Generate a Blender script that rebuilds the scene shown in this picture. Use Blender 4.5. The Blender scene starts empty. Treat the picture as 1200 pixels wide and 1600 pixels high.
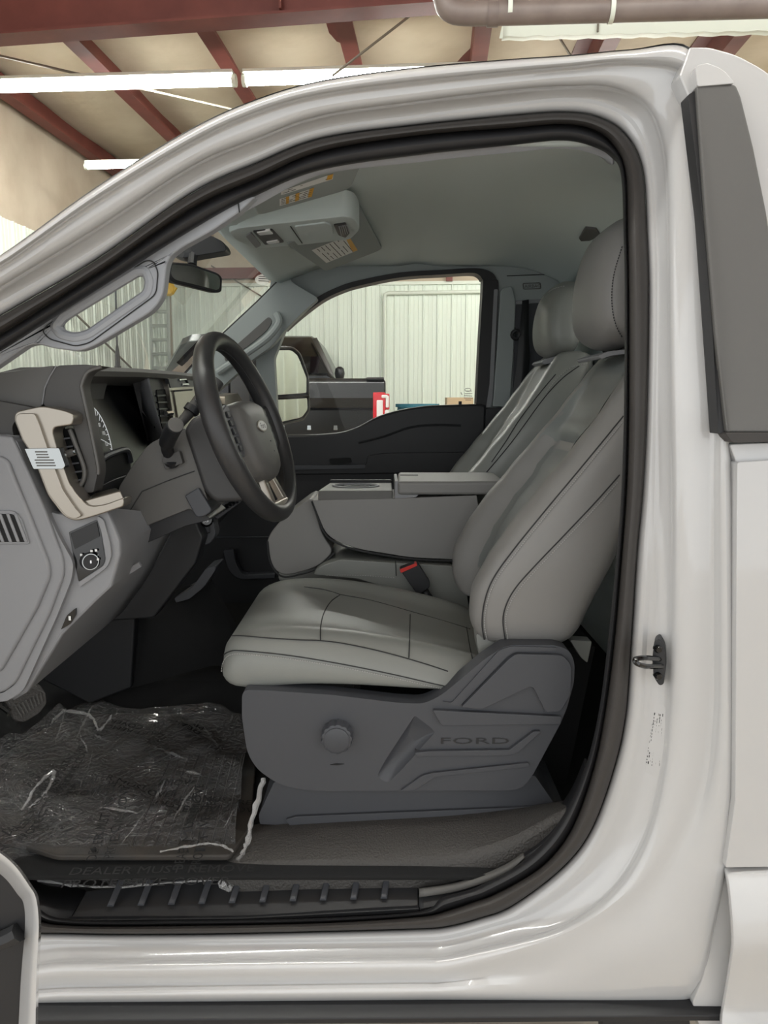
import bpy, bmesh, math, random
from mathutils import Vector, Matrix
from mathutils.bvhtree import BVHTree
random.seed(7)
R = math.radians
SC = bpy.context.scene
COL = SC.collection
# ---------------------------------------------------------------- camera
FPX = 1202.0                       # focal length in pixels of the 1200x1600 frame
HZ = 625.0                         # pixel row of the horizon
CZ = 1.45                          # eye height
PITCH = math.atan((800 - HZ) / FPX)
CAM = Vector((0, 0, CZ))
cd = bpy.data.cameras.new('camera'); camo = bpy.data.objects.new('camera', cd); COL.objects.link(camo)
camo.location = CAM; camo.rotation_euler = (math.pi / 2 - PITCH, 0, 0)
cd.sensor_fit = 'VERTICAL'; cd.sensor_height = 36.0; cd.lens = FPX / 1600 * 36.0
cd.clip_start = 0.02; cd.clip_end = 200
SC.camera = camo
# ---------------------------------------------------------------- world, exposure
wd = bpy.data.worlds.new('world'); SC.world = wd; wd.use_nodes = True
bg = wd.node_tree.nodes['Background']; bg.inputs[0].default_value = (0.985, 1.0, 1.0, 1); bg.inputs[1].default_value = 1.15
SC.view_settings.view_transform = 'Standard'; SC.view_settings.look = 'None'
SC.view_settings.gamma = 1.0; SC.view_settings.use_curve_mapping = False
SC.view_settings.exposure = 0.55
TUBE_POWER = 62.0
# ---------------------------------------------------------------- projection helpers
FW = Vector((0, math.cos(PITCH), -math.sin(PITCH))); UP = Vector((0, math.sin(PITCH), math.cos(PITCH)))
def ray(px, py): return FW + Vector((1, 0, 0)) * ((px - 600) / FPX) + UP * ((800 - py) / FPX)
def P(px, py, Y): d = ray(px, py); return CAM + d * (Y / d.y)
def PX(px, py, X): d = ray(px, py); return CAM + d * (X / d.x)
def PZ(px, py, z): d = ray(px, py); return CAM + d * ((z - CZ) / d.z)
def crom(pts, n=6, closed=False):
    pts = [Vector(p) for p in pts]; out = []; m = len(pts)
    for i in range(m if closed else m - 1):
        if closed: a, b, c, d = pts[(i-1) % m], pts[i], pts[(i+1) % m], pts[(i+2) % m]
        else: a, b, c, d = pts[max(i-1, 0)], pts[i], pts[i+1], pts[min(i+2, m-1)]
        for k in range(n):
            t = k / n
            out.append(0.5 * ((2*b) + (c-a)*t + (2*a-5*b+4*c-d)*t*t + (3*b-a-3*c+d)*t*t*t))
    if not closed: out.append(pts[-1])
    return out
def crom2(pts, n=6, closed=False): return [(v.x, v.y) for v in crom([(p[0], p[1], 0) for p in pts], n, closed)]
def rnd(pts, r=6, n=4):
    """round the corners of a closed 2-D outline (pixels) by radius r; a point may carry its own radius"""
    out = []; m = len(pts)
    for i in range(m):
        p = Vector(pts[i][:2]); a = Vector(pts[i-1][:2]); b = Vector(pts[(i+1) % m][:2])
        rr = pts[i][2] if len(pts[i]) > 2 else r
        ra = min(rr, (a-p).length * .45); rb = min(rr, (b-p).length * .45)
        if rr <= 0: out.append((p.x, p.y)); continue
        s = p + (a-p).normalized() * ra; e = p + (b-p).normalized() * rb
        for k in range(n + 1):
            t = k / n; q = s*(1-t)**2 + p*2*t*(1-t) + e*t*t
            out.append((q.x, q.y))
    return out
# ---------------------------------------------------------------- materials
MT = {}
def lin(c): c /= 255.0; return c / 12.92 if c <= .04045 else ((c + .055) / 1.055) ** 2.4
def rgb(c): return (lin(c[0]), lin(c[1]), lin(c[2]), 1)
def mat(name, col, rough=.5, metal=0, coat=0, bump=None, var=None, spec=.5, emit=0, sheen=0):
    m = bpy.data.materials.new(name); m.use_nodes = True; nt = m.node_tree; b = nt.nodes['Principled BSDF']
    b.inputs['Base Color'].default_value = rgb(col); b.inputs['Roughness'].default_value = rough
    b.inputs['Metallic'].default_value = metal; b.inputs['Coat Weight'].default_value = coat
    b.inputs['Coat Roughness'].default_value = .04; b.inputs['Specular IOR Level'].default_value = spec
    if sheen: b.inputs['Sheen Weight'].default_value = sheen
    if emit: b.inputs['Emission Color'].default_value = rgb(col); b.inputs['Emission Strength'].default_value = emit
    tc = None
    if bump or var:
        tc = nt.nodes.new('ShaderNodeTexCoord')
    if bump:
        no = nt.nodes.new('ShaderNodeTexNoise'); no.inputs['Scale'].default_value = bump[0]; no.inputs['Detail'].default_value = 3
        bp = nt.nodes.new('ShaderNodeBump'); bp.inputs['Strength'].default_value = bump[1]; bp.inputs['Distance'].default_value = bump[2]
        nt.links.new(tc.outputs['Object'], no.inputs['Vector']); nt.links.new(no.outputs['Fac'], bp.inputs['Height'])
        nt.links.new(bp.outputs['Normal'], b.inputs['Normal'])
    if var:   # (scale, colour2)
        n2 = nt.nodes.new('ShaderNodeTexNoise'); n2.inputs['Scale'].default_value = var[0]; n2.inputs['Detail'].default_value = 5
        rp = nt.nodes.new('ShaderNodeValToRGB'); rp.color_ramp.elements[0].position = .35; rp.color_ramp.elements[1].position = .68
        rp.color_ramp.elements[0].color = rgb(col); rp.color_ramp.elements[1].color = rgb(var[1])
        nt.links.new(tc.outputs['Object'], n2.inputs['Vector']); nt.links.new(n2.outputs['Fac'], rp.inputs['Fac'])
        nt.links.new(rp.outputs['Color'], b.inputs['Base Color'])
    MT[name] = m; return m
def glassmat(name, tint=(1, 1, 1), gl=.08, rough=.02, ior=1.45):
    m = bpy.data.materials.new(name); m.use_nodes = True; nt = m.node_tree; nt.nodes.clear()
    o = nt.nodes.new('ShaderNodeOutputMaterial'); mx = nt.nodes.new('ShaderNodeMixShader')
    t = nt.nodes.new('ShaderNodeBsdfTransparent'); t.inputs[0].default_value = (*tint, 1)
    g = nt.nodes.new('ShaderNodeBsdfGlossy'); g.inputs['Roughness'].default_value = rough
    f = nt.nodes.new('ShaderNodeFresnel'); f.inputs['IOR'].default_value = ior
    mm = nt.nodes.new('ShaderNodeMath'); mm.operation = 'MULTIPLY'; mm.inputs[1].default_value = gl
    nt.links.new(f.outputs[0], mm.inputs[0]); nt.links.new(mm.outputs[0], mx.inputs[0])
    nt.links.new(t.outputs[0], mx.inputs[1]); nt.links.new(g.outputs[0], mx.inputs[2]); nt.links.new(mx.outputs[0], o.inputs[0])
    MT[name] = m; return m
mat('paint', (190, 190, 190), .2, 0, .9)
mat('rubber', (52, 49, 47), .55, bump=(900, .15, .0005))
mat('rubber_dark', (30, 30, 32), .5)
mat('vinyl', (126, 128, 124), .40, bump=(700, .22, .0006), spec=.45)
mat('vinyl_side', (125, 124, 122), .43, bump=(700, .22, .0006), spec=.4)
mat('vinyl_panel', (114, 118, 117), .38, bump=(520, .3, .0008), spec=.45)
mat('thread', (158, 158, 156), .7)
mat('seam', (44, 45, 46), .8)
mat('plastic_light', (130, 131, 134), .5, bump=(900, .12, .0005))
mat('plastic_pillar', (152, 155, 160), .55, bump=(900, .12, .0005))
mat('plastic_mid', (88, 87, 85), .5, bump=(900, .12, .0005))
mat('dash_dark', (70, 69, 68), .55, bump=(900, .15, .0005))
mat('plastic_shield', (64, 66, 71), .5, bump=(900, .12, .0005))
mat('plastic_black', (30, 31, 34), .5, bump=(900, .1, .0005))
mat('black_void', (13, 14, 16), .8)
mat('gloss_black', (10, 11, 13), .12, coat=.3)
mat('silver', (156, 150, 141), .32, .85)
mat('screen_black', (7, 7, 9), .3, spec=.12)
mat('chrome', (158, 161, 161), .12, 1)
mat('headliner', (196, 206, 205), .9, bump=(1500, .25, .0006))
mat('visor', (150, 158, 157), .9, bump=(1500, .25, .0006))
mat('wheel_leather', (45, 45, 46), .42, bump=(800, .15, .0004))
mat('floor_vinyl', (66, 64, 62), .5, bump=(260, .9, .003))
mat('carpet', (26, 27, 28), .95, bump=(900, .8, .003))
mat('mat_black', (50, 50, 50), .6, bump=(240, .4, .001), var=(9, (66, 60, 54)))
mat('shroud', (52, 52, 53), .5, bump=(900, .12, .0005))
mat('lining', (150, 157, 156), .7, bump=(900, .12, .0005))
mat('label_white', (222, 224, 222), .6)
mat('label_yellow', (214, 160, 42), .6)
mat('ink', (28, 28, 30), .7)
mat('ink_light', (230, 232, 235), .5, emit=.25)
mat('red_plastic', (205, 40, 30), .4, emit=0)
mat('red_lens', (200, 18, 34), .15, coat=.6)
mat('white_lens', (235, 232, 232), .2, coat=.5)
mat('black_paint', (9, 10, 12), .22, coat=0, spec=.5)
mat('dark_glass', (14, 17, 20), .04, coat=.6)
mat('steel_red', (112, 58, 50), .55, bump=(60, .2, .002), var=(3, (96, 47, 41)))
mat('insulation', (206, 194, 172), .75, bump=(3, .5, .03), var=(1.3, (190, 176, 152)))
mat('wall_tan', (196, 184, 164), .8, var=(2, (180, 166, 146)))
mat('panel_white', (222, 230, 218), .45)
mat('trim_white', (216, 222, 210), .5)
mat('concrete', (200, 190, 176), .8, bump=(40, .3, .003), var=(6, (182, 171, 157)))
mat('led', (255, 254, 250), .5, emit=TUBE_POWER)
mat('pipe_grey', (128, 116, 110), .45, var=(5, (110, 98, 93)))
mat('cardboard', (196, 172, 140), .8)
mat('blue_plastic', (40, 110, 130), .5)
mat('yellow_metal', (214, 170, 40), .5)
mat('ladder_metal', (176, 180, 172), .5, .3)
mat('brace', (110, 104, 92), .6)
mat('mirror', (235, 238, 235), .02, 1)
glassmat('glass', (.96, .985, .965), .35)
glassmat('film', (.95, .95, .96), 1.6, .10, 1.5)
fn = MT['film'].node_tree; fb = fn.nodes.new('ShaderNodeBump'); fb.inputs['Strength'].default_value = .9; fb.inputs['Distance'].default_value = .02
fx = fn.nodes.new('ShaderNodeTexNoise'); fx.inputs['Scale'].default_value = 26; fx.inputs['Detail'].default_value = 4; fx.inputs['Distortion'].default_value = 1.2
fn.links.new(fx.outputs['Fac'], fb.inputs['Height'])
for nd in fn.nodes:
    if nd.type in ('BSDF_GLOSSY', 'FRESNEL'): fn.links.new(fb.outputs['Normal'], nd.inputs['Normal'])
fd = fn.nodes.new('ShaderNodeBsdfDiffuse'); fd.inputs[0].default_value = (.7, .7, .72, 1)
fgm = fn.nodes.new('ShaderNodeMixShader'); fgm.inputs[0].default_value = .18
fmx = [n_ for n_ in fn.nodes if n_.type == 'MIX_SHADER' and n_ != fgm][0]; fgl = [n_ for n_ in fn.nodes if n_.type == 'BSDF_GLOSSY'][0]
fn.links.new(fgl.outputs[0], fgm.inputs[1]); fn.links.new(fd.outputs[0], fgm.inputs[2]); fn.links.new(fgm.outputs[0], fmx.inputs[2])
fmt = [n_ for n_ in fn.nodes if n_.type == 'MATH'][0]; fad = fn.nodes.new('ShaderNodeMath'); fad.operation = 'ADD'; fad.inputs[1].default_value = .02
fn.links.new(fmt.outputs[0], fad.inputs[0]); fn.links.new(fad.outputs[0], fmx.inputs[0])
sk_ = bpy.data.materials.new('sticker'); sk_.use_nodes = True; sn = sk_.node_tree; sn.nodes.clear(); MT['sticker'] = sk_
so_ = sn.nodes.new('ShaderNodeOutputMaterial'); sm_ = sn.nodes.new('ShaderNodeMixShader'); sm_.inputs[0].default_value = .5
st_ = sn.nodes.new('ShaderNodeBsdfTranslucent'); st_.inputs[0].default_value = (.85, .87, .85, 1); sd_ = sn.nodes.new('ShaderNodeBsdfTransparent')
sn.links.new(st_.outputs[0], sm_.inputs[1]); sn.links.new(sd_.outputs[0], sm_.inputs[2]); sn.links.new(sm_.outputs[0], so_.inputs[0])
# ---------------------------------------------------------------- mesh builder
W = {}
def autosharp(me, ang):
    for p in me.polygons: p.use_smooth = True
    try: me.set_sharp_from_angle(angle=R(ang))
    except Exception: pass
class MB:
    def __init__(s): s.v = []; s.f = []
    def add(s, vs, fs):
        o = len(s.v); s.v += [Vector(a) for a in vs]; s.f += [tuple(i + o for i in f) for f in fs]; return s
    def loft(s, rings, closed=True, cap=(True, True), loop=False):
        n = len(rings[0]); vs = [p for r in rings for p in r]; fs = []; m = len(rings)
        for i in range(m if loop else m - 1):
            i2 = (i + 1) % m
            for j in range(n if closed else n - 1):
                j2 = (j + 1) % n
                fs.append((i*n+j, i*n+j2, i2*n+j2, i2*n+j))
        if closed and not loop:
            if cap[0]: fs.append(tuple(range(n-1, -1, -1)))
            if cap[1]: fs.append(tuple((m-1)*n + j for j in range(n)))
        return s.add(vs, fs)
    def prism(s, pts, vec, holes=()):
        vec = Vector(vec); pts = [Vector(p) for p in pts]
        if not holes: return s.loft([pts, [p + vec for p in pts]])
        bm = bmesh.new(); loops = [pts] + [[Vector(p) for p in h] for h in holes]; es = []
        for L in loops:
            vv = [bm.verts.new(p) for p in L]
            es += [bm.edges.new((vv[i], vv[(i+1) % len(vv)])) for i in range(len(vv))]
        bmesh.ops.triangle_fill(bm, edges=es, use_beauty=True, use_dissolve=False)
        bm.verts.index_update(); n = len(bm.verts)
        vs = [v.co.copy() for v in bm.verts]; fs = [tuple(v.index for v in f.verts) for f in bm.faces]; bm.free()
        s.add(vs + [v + vec for v in vs], fs + [tuple(i + n for i in reversed(f)) for f in fs])
        k = 0; o = len(s.v) - 2*n
        for L in loops:
            m = len(L)
            s.f += [(o+k+i, o+k+(i+1) % m, o+n+k+(i+1) % m, o+n+k+i) for i in range(m)]; k += m
        return s
    def tube(s, path, r, n=8, cap=True, closed=False):
        path = [Vector(p) for p in path]; m = len(path); rings = []; prev = None
        for i, p in enumerate(path):
            if closed: t = path[(i+1) % m] - path[i-1]
            else: t = path[min(i+1, m-1)] - path[max(i-1, 0)]
            t.normalize()
            if prev is None: a = t.orthogonal().normalized()
            else: a = (prev - t * prev.dot(t)); a = a.normalized() if a.length > 1e-6 else t.orthogonal().normalized()
            prev = a; b = t.cross(a); rr = r[i] if isinstance(r, (list, tuple)) else r
            rings.append([p + (a*math.cos(2*math.pi*k/n) + b*math.sin(2*math.pi*k/n)) * rr for k in range(n)])
        return s.loft(rings, cap=(cap, cap), loop=closed)
    def box(s, c, d, rot=None):
        c = Vector(c); h = [x/2 for x in d]; vs = []
        for x in (-1, 1):
            for y in (-1, 1):
                for z in (-1, 1):
                    q = Vector((x*h[0], y*h[1], z*h[2]))
                    if rot: q = rot @ q
                    vs.append(c + q)
        return s.add(vs, [(0,1,3,2), (4,6,7,5), (0,4,5,1), (2,3,7,6), (0,2,6,4), (1,5,7,3)])
    def lathe(s, prof, c, axis, n=24, cap=(True, True), xdir=None):
        c = Vector(c); axis = Vector(axis).normalized(); a = Vector(xdir) if xdir else axis.orthogonal(); a = (a - axis*a.dot(axis)).normalized(); b = axis.cross(a)
        return s.loft([[c + axis*h + (a*math.cos(2*math.pi*k/n) + b*math.sin(2*math.pi*k/n))*r for k in range(n)] for r, h in prof], cap=cap)
    def hull8(s, a, b):   # box between two quads
        return s.loft([list(a), list(b)])
    def bvh(s): return BVHTree.FromPolygons([tuple(v) for v in s.v], s.f)
    def build(s, name, m, parent=None, sharp=35, bevel=0, seg=2, sub=0, solid=0, kind=None, mats=None, label=None, weld=True):
        c = Vector((0, 0, 0))
        lo = Vector([min(v[i] for v in s.v) for i in range(3)]); hi = Vector([max(v[i] for v in s.v) for i in range(3)]); c = (lo + hi) / 2
        me = bpy.data.meshes.new(name); me.from_pydata([v - c for v in s.v], [], s.f)
        bm = bmesh.new(); bm.from_mesh(me)
        if weld: bmesh.ops.remove_doubles(bm, verts=bm.verts, dist=1e-6)
        bmesh.ops.recalc_face_normals(bm, faces=bm.faces); bm.to_mesh(me); bm.free()
        autosharp(me, sharp); me.materials.append(MT[m])
        o = bpy.data.objects.new(name, me); COL.objects.link(o)
        W[o.name] = c.copy()
        if parent: o.parent = parent; o.location = c - W[parent.name]
        else: o.location = c
        if solid: md = o.modifiers.new('solid', 'SOLIDIFY'); md.thickness = solid; md.offset = 0
        if bevel: md = o.modifiers.new('bevel', 'BEVEL'); md.width = bevel; md.segments = seg; md.limit_method = 'ANGLE'; md.angle_limit = R(32); md.harden_normals = True
        if sub: md = o.modifiers.new('sub', 'SUBSURF'); md.levels = sub; md.render_levels = sub
        if kind: o['kind'] = kind
        if label: o['label'] = label
        return o
def tag(o, label, cat, group=None, kind=None):
    if label: o['label'] = label
    if cat: o['category'] = cat
    if group: o['group'] = group
    if kind: o['kind'] = kind
    return o
def thing(name, label, cat, loc, group=None, kind=None):
    o = bpy.data.objects.new(name, None); COL.objects.link(o); o.location = Vector(loc); o.empty_display_size = .05
    W[o.name] = Vector(loc); return tag(o, label, cat, group, kind)
def struct(o, label=None, cat=None): return tag(o, label, cat, kind='structure')
def dup(o, name, vec, parent=None):
    c = o.copy(); c.name = name; COL.objects.link(c); c.parent = parent if parent else o.parent; c.location = o.location + Vector(vec); W[c.name] = W[o.name] + Vector(vec); return c
def px_prism(pts, Y, dY): return MB().prism([P(a[0], a[1], Y) for a in pts], (0, dY, 0))
def drape(bv, pts, off=.001):
    out = []
    for a in pts:
        d = ray(a[0], a[1]).normalized(); h = bv.ray_cast(CAM, d)
        if h[0] is not None: out.append(h[0] - d * off)
    return out
def text_mesh(body, size, o, xv, yv, extrude=.0004, align='LEFT'):
    """text as mesh verts/faces: o origin, xv reading direction, yv up direction"""
    cu = bpy.data.curves.new('t', 'FONT'); cu.body = body; cu.size = size; cu.extrude = 0; cu.resolution_u = 2; cu.align_x = align
    to = bpy.data.objects.new('t', cu); COL.objects.link(to)
    dg = bpy.context.evaluated_depsgraph_get(); me = bpy.data.meshes.new_from_object(to.evaluated_get(dg))
    xv = Vector(xv).normalized(); yv = Vector(yv).normalized()
    vs = [Vector(o) + xv*v.co.x + yv*v.co.y for v in me.vertices]; fs = [tuple(p.vertices) for p in me.polygons]
    bpy.data.objects.remove(to); bpy.data.curves.remove(cu); bpy.data.meshes.remove(me)
    return vs, fs
# ================================================================ the building
YAW = R(-4.0)
bx_ = Vector((math.cos(YAW), math.sin(YAW), 0)); by_ = Vector((-math.sin(YAW), math.cos(YAW), 0))
def B(x, y, z): return bx_*x + by_*y + Vector((0, 0, z))
def BP(px, py, y): d = ray(px, py); return CAM + d * (y / d.dot(by_))      # pixel onto the building plane y
def BPX(px, py, x): d = ray(px, py); return CAM + d * (x / d.dot(bx_))
def bl(p): return (p.dot(bx_), p.dot(by_), p.z)
WY = 15.0; WXL = -5.2; EZ = 4.85; LZ = 3.60
XR = 14.0; YN = -4.0
# floor
fl = MB().loft([[B(WXL, YN, 0), B(XR, YN, 0), B(XR, WY, 0), B(WXL, WY, 0)], [B(WXL, YN, -.1), B(XR, YN, -.1), B(XR, WY, -.1), B(WXL, WY, -.1)]]).build('floor', 'concrete')
struct(fl, 'bare grey-brown concrete shop floor under the vehicles', 'floor')
# ceiling: insulation sheets sagging between purlins
def roofz(x): return EZ + .35 + (x - WXL) * .035
px_x = [-5.08 + 1.35*i for i in range(15)]
def sag(x, y):
    i = 0
    t = ((x - px_x[0]) / 1.35) % 1.0
    return -.06 * math.sin(math.pi*t)**2 + .025*math.sin(y*1.9 + x*.7)
rows = []
ny = 40
xs = [WXL + (XR - WXL)*k/90 for k in range(91)]
for j in range(ny + 1):
    y = YN + (WY - YN)*j/ny
    rows.append([B(x, y, roofz(x) + sag(x, y)) for x in xs])
ce = MB().loft(rows, closed=False).build('ceiling', 'insulation', solid=.02)
struct(ce, 'tan insulated metal roof with red steel purlins', 'ceiling')
# purlins: Z sections running to the back wall
for i, x in enumerate(px_x):
    z = roofz(x) - .03; h = .28; w = .17; t = .014
    prof = [(-w, 0), (0, 0), (0, -h), (w, -h), (w, -h+.03), (w-t, -h+.03), (w-t, -h+t), (t, -h+t), (t, t), (-w, t)]
    MB().loft([[B(x + a, YN, z + b) for a, b in prof], [B(x + a, WY, z + b) for a, b in prof]]).build('purlin', 'steel_red', ce, sharp=20)
# main rafter (I-beam) across
def rafter(y, drop):
    z0 = roofz(WXL) - .25; z1 = roofz(XR) - .25; h = .55; w = .11; t = .02
    prof = [(-w, 0), (w, 0), (w, -t), (.01, -t), (.01, -h+t), (w, -h+t), (w, -h), (-w, -h), (-w, -h+t), (-.01, -h+t), (-.01, -t), (-w, -t)]
    o = MB().loft([[B(WXL, y + a, z0 + b) for a, b in prof], [B(XR, y + a, z1 + b) for a, b in prof]]).build('rafter', 'steel_red', ce, sharp=20)
    return o
rf = rafter(6.75, 0)
# stiffener plates on the rafter web
for x in (-1.3, 2.2): MB().box(B(x, 6.67, roofz(x) - .52), (.02, .1, .5), Matrix.Rotation(YAW, 3, 'Z')).build('stiffener', 'steel_red', rf)
# rod bracing under the roof
for a, b in (((-10, 85), (640, 235)), ((520, 118), (640, 25)), ((870, 52), (930, 150))):
    p0 = BP(a[0], a[1], 7.6); p1 = BP(b[0], b[1], 9.0 if b[1] > 200 else 7.0)
    MB().tube([p0, p1], .012, 6).build('brace_rod', 'brace', ce)
# walls
wl = MB().loft([[B(WXL, 2, 0), B(WXL, WY, 0), B(WXL, WY, EZ+.6), B(WXL, 2, EZ+.6)], [B(WXL-.15, 2, 0), B(WXL-.15, WY, 0), B(WXL-.15, WY, EZ+.6), B(WXL-.15, 2, EZ+.6)]]).build('wall_left', 'wall_tan')
struct(wl, 'tan end wall with white ribbed liner panels below', 'wall')
wb = MB().loft([[B(WXL, WY, 0), B(XR, WY, 0), B(XR, WY, EZ+1.2), B(WXL, WY, EZ+1.2)], [B(WXL, WY+.15, 0), B(XR, WY+.15, 0), B(XR, WY+.15, EZ+1.2), B(WXL, WY+.15, EZ+1.2)]]).build('wall_back', 'wall_tan')
struct(wb, 'back wall of pale ribbed metal liner panels below tan insulation', 'wall')
# ribbed liner panels, one object per sheet strip
PW = .27
def panel_proto(name, parent, org, xd, nd):
    prof = [(0, .004), (.012, .03), (.034, .03), (.046, .004), (.11, .004), (.115, .010), (.125, .010), (.13, .004), (.19, .004), (.195, .010), (.205, .010), (.21, .004), (PW, .004)]
    pts = [org + xd*a + nd*b for a, b in prof]
    return MB().loft([pts, [p + Vector((0, 0, LZ)) for p in pts]], closed=False).build(name, 'panel_white', parent, sharp=25)
n = int((9.0 - WXL) / PW)
proto = panel_proto('liner_panel', wb, B(WXL + .02, WY, 0), bx_, -by_)
for i in range(1, n): dup(proto, 'liner_panel', bx_ * (PW*i))
proto2 = panel_proto('liner_panel', wl, B(WXL, 4.0, 0), by_, bx_)
for i in range(1, int((WY - 4.0)/PW)): dup(proto2, 'liner_panel', by_ * (PW*i))
# right wall, far beyond the frame's edge (reflected in the mirrors)
rp_ = []
kx = YN
while kx < WY:
    for a, b in ((0, .004), (.012, .03), (.034, .03), (.046, .004)): rp_.append((kx + a, b))
    kx += .30
wr_ = MB().loft([[B(XR - b, a, 0) for a, b in rp_], [B(XR - b, a, EZ + 1.2) for a, b in rp_]], closed=False).build('wall_right', 'panel_white', sharp=25, solid=.01)
struct(wr_, 'ribbed pale wall far to the right, seen only in the mirrors', 'wall')
# cap trim over the liner
MB().box(B((WXL+9)/2, WY-.03, LZ+.03), (9-WXL, .05, .06), Matrix.Rotation(YAW, 3, 'Z')).build('liner_cap', 'trim_white', wb)
# red columns on the back wall above the liner
for px, w in ((702, .12), (1010, .12)):
    q = bl(BP(px, 430, WY)); MB().box(B(q[0], WY-.06, LZ + .9), (w, .1, 1.7), Matrix.Rotation(YAW, 3, 'Z')).build('column', 'steel_red', wb)
# corner post, girt seen through the windshield
q = bl(BP(213, 440, WY-1.2)); MB().box(B(WXL+.12, WY-1.2, LZ+.55), (.22, .2, 1.2), Matrix.Rotation(YAW, 3, 'Z')).build('column', 'steel_red', wl)
q = bl(BP(400, 428, WY)); MB().box(B(q[0]-.3, WY-.08, q[2]), (3.4, .12, .2), Matrix.Rotation(YAW, 3, 'Z')).build('girt', 'steel_red', wb)
# diagonal cable brace on the left wall
MB().tube([BPX(105, 478, WXL+.1), BPX(205, 575, WXL+.1)], .016, 6).build('brace_cable', 'brace', wl)
MB().tube([BP(330, 415, WY-.1), BP(420, 470, WY-.1)], .014, 6).build('brace_cable', 'brace', wb)
# white conduit on the back wall
cp = [BP(601, 690, WY-.08), BP(601, 464, WY-.08), BP(602, 460, WY-.08), BP(606, 458, WY-.08), BP(780, 455, WY-.08)]
MB().tube(cp, .035, 8).build('conduit', 'trim_white', wb)
# ladder / rack against the corner
lad = thing('ladder', 'pale metal extension ladder leaning in the wall corner', 'ladder', (BP(250, 640, 13.8).x, BP(250, 640, 13.8).y, 0))
for px in (234, 262): MB().tube([BP(px, 448, 13.9), Vector((BP(px, 600, 13.9).x, BP(px, 600, 13.9).y, 0))], .035, 6).build('rail', 'ladder_metal', lad)
for y in range(465, 640, 22): MB().tube([BP(234, y, 13.9), BP(262, y, 13.9)], .03, 6).build('rung', 'ladder_metal', lad)
hk = MB().lathe([(.0, -.06), (.09, -.05), (.12, 0), (.09, .05), (0, .06)], BP(264, 452, 13.6), (0, 1, 0), 12)
hk.tube([BP(258, 455, 13.6), BP(272, 455, 13.6), BP(275, 449, 13.6)], .03, 6)
tag(hk.build('beam_clamp', 'yellow_metal'), 'small yellow beam clamp at the top of the ladder', 'clamp')
# LED tube fixtures
def led(p0, p1, label, r=.048):
    t = thing('tube_light', label, 'light', (p0 + p1)/2, 'white tube lights under the shop roof')
    ax = (p1 - p0).normalized(); u = Vector((0, 0, 1))
    MB().tube([p0, p1], r, 10).build('tube', 'led', t)
    MB().box((p0+p1)/2 + u*(r + .012), ((p1-p0).length, r*3.6, .03), Matrix.Rotation(math.atan2(ax.y, ax.x), 3, 'Z')).build('housing', 'trim_white', t)
    for p in (p0, p1): MB().tube([p - ax*.02, p + ax*.02], r*1.25, 10).build('end_cap', 'trim_white', t)
a, b, c = BP(-20, 138, 7.9), BP(366, 126, 7.9), BP(371, 126, 7.9)
a = b - bx_*2.55
led(a, b, 'long white tube light crossing the ceiling at upper left, left of its joint')
c = c + bx_*.07
led(c, c + bx_*2.4, 'white tube light running behind the roof edge, right of the joint')
led(BP(135, 260, 9.6), BP(240, 258, 9.6), 'short far tube light low above the sloping roof pillar at left', .03)
k = 0  # rows of unseen tube lights, added to brighten the shop
for y in (1.0, 7.9, 11.5):
    for x in (-1.5, 2.1, 6.6, 10.4):
        if (y == 7.9 and x < 4) or (y == 11.5 and x < -1): continue
        k += 1
        led(B(x - 1.2, y, roofz(x) - (.55 if y < 2 else (1.0 if x < 4 else 1.5))), B(x + 1.2, y, roofz(x) - (.55 if y < 2 else (1.0 if x < 4 else 1.5))), 'unseen tube light added under the roof to light the shop')
# radiant heater tube with elbow, white reflector strip
hp = [BP(694, -14, 4.6), BP(697, 8, 4.6), BP(712, 19, 4.6), BP(740, 21, 4.6), BP(798, 20, 4.6), BP(1500, 0, 4.6)]
h = thing('heater_pipe', 'grey heater pipe with elbow hanging below the red beam at top right', 'pipe', hp[3])
MB().tube(crom(hp[:4], 4) + hp[4:], .062, 16).build('pipe', 'pipe_grey', h)
MB().lathe([(.068, -.04), (.072, -.02), (.072, .02), (.068, .04)], hp[0], hp[1]-hp[0], 16).build('flange', 'chrome', h)
for px in (796, 955):
    q = BP(px, 14, 4.6); MB().lathe([(.066, -.012), (.072, -.012), (.072, .012), (.066, .012)], q, hp[5]-hp[4], 16, cap=(False, False)).build('hanger_strap', 'trim_white', h)
MB().lathe([(.067, -.03), (.067, .03)], BP(770, 21, 4.6), hp[4]-hp[3], 16).build('coupling', 'pipe_grey', h)
rfp = []
p0, p1 = BP(786, 43, 5.0), BP(1500, 26, 5.0)
n = 60
rows = []
for i in range(n+1):
    p = p0.lerp(p1, i/n); wv = .004*math.sin(i*1.7)
    rows.append([p + by_*.10 + Vector((0, 0, -.03+wv)), p + Vector((0, 0, -.05+wv)), p + Vector((0, 0, .045)), p + by_*.30 + Vector((0, 0, .07))])
rs = MB().loft(rows, closed=False).build('heater_reflector', 'trim_white', solid=.004)
tag(rs, 'long white crinkled metal strip just under the heater pipe', 'reflector')
MB().tube([BP(935, 24, 4.98), BP(934, 50, 4.98)], .006, 6).build('wire_hanger', 'brace', rs)
# things by the back wall
q = BP(717, 632, 12.5); zt = BP(714, 621, 12.5).z
cb = MB().box((q.x, q.y, zt/2), (.42, .4, zt)); tag(cb.build('cardboard_box', 'cardboard', bevel=.01), 'tall brown cardboard carton standing before the ribbed wall', 'box')
q = BP(652, 643, 12.3); zt = BP(664, 631, 12.3).z
bb = MB().lathe([(.30, 0), (.32, .02), (.32, zt-.05), (.35, zt-.05), (.35, zt), (.30, zt)], (q.x, q.y, 0), (0, 0, 1), 20); tag(bb.build('blue_drum', 'blue_plastic'), 'blue plastic drum left of the cardboard carton', 'drum')
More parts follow.
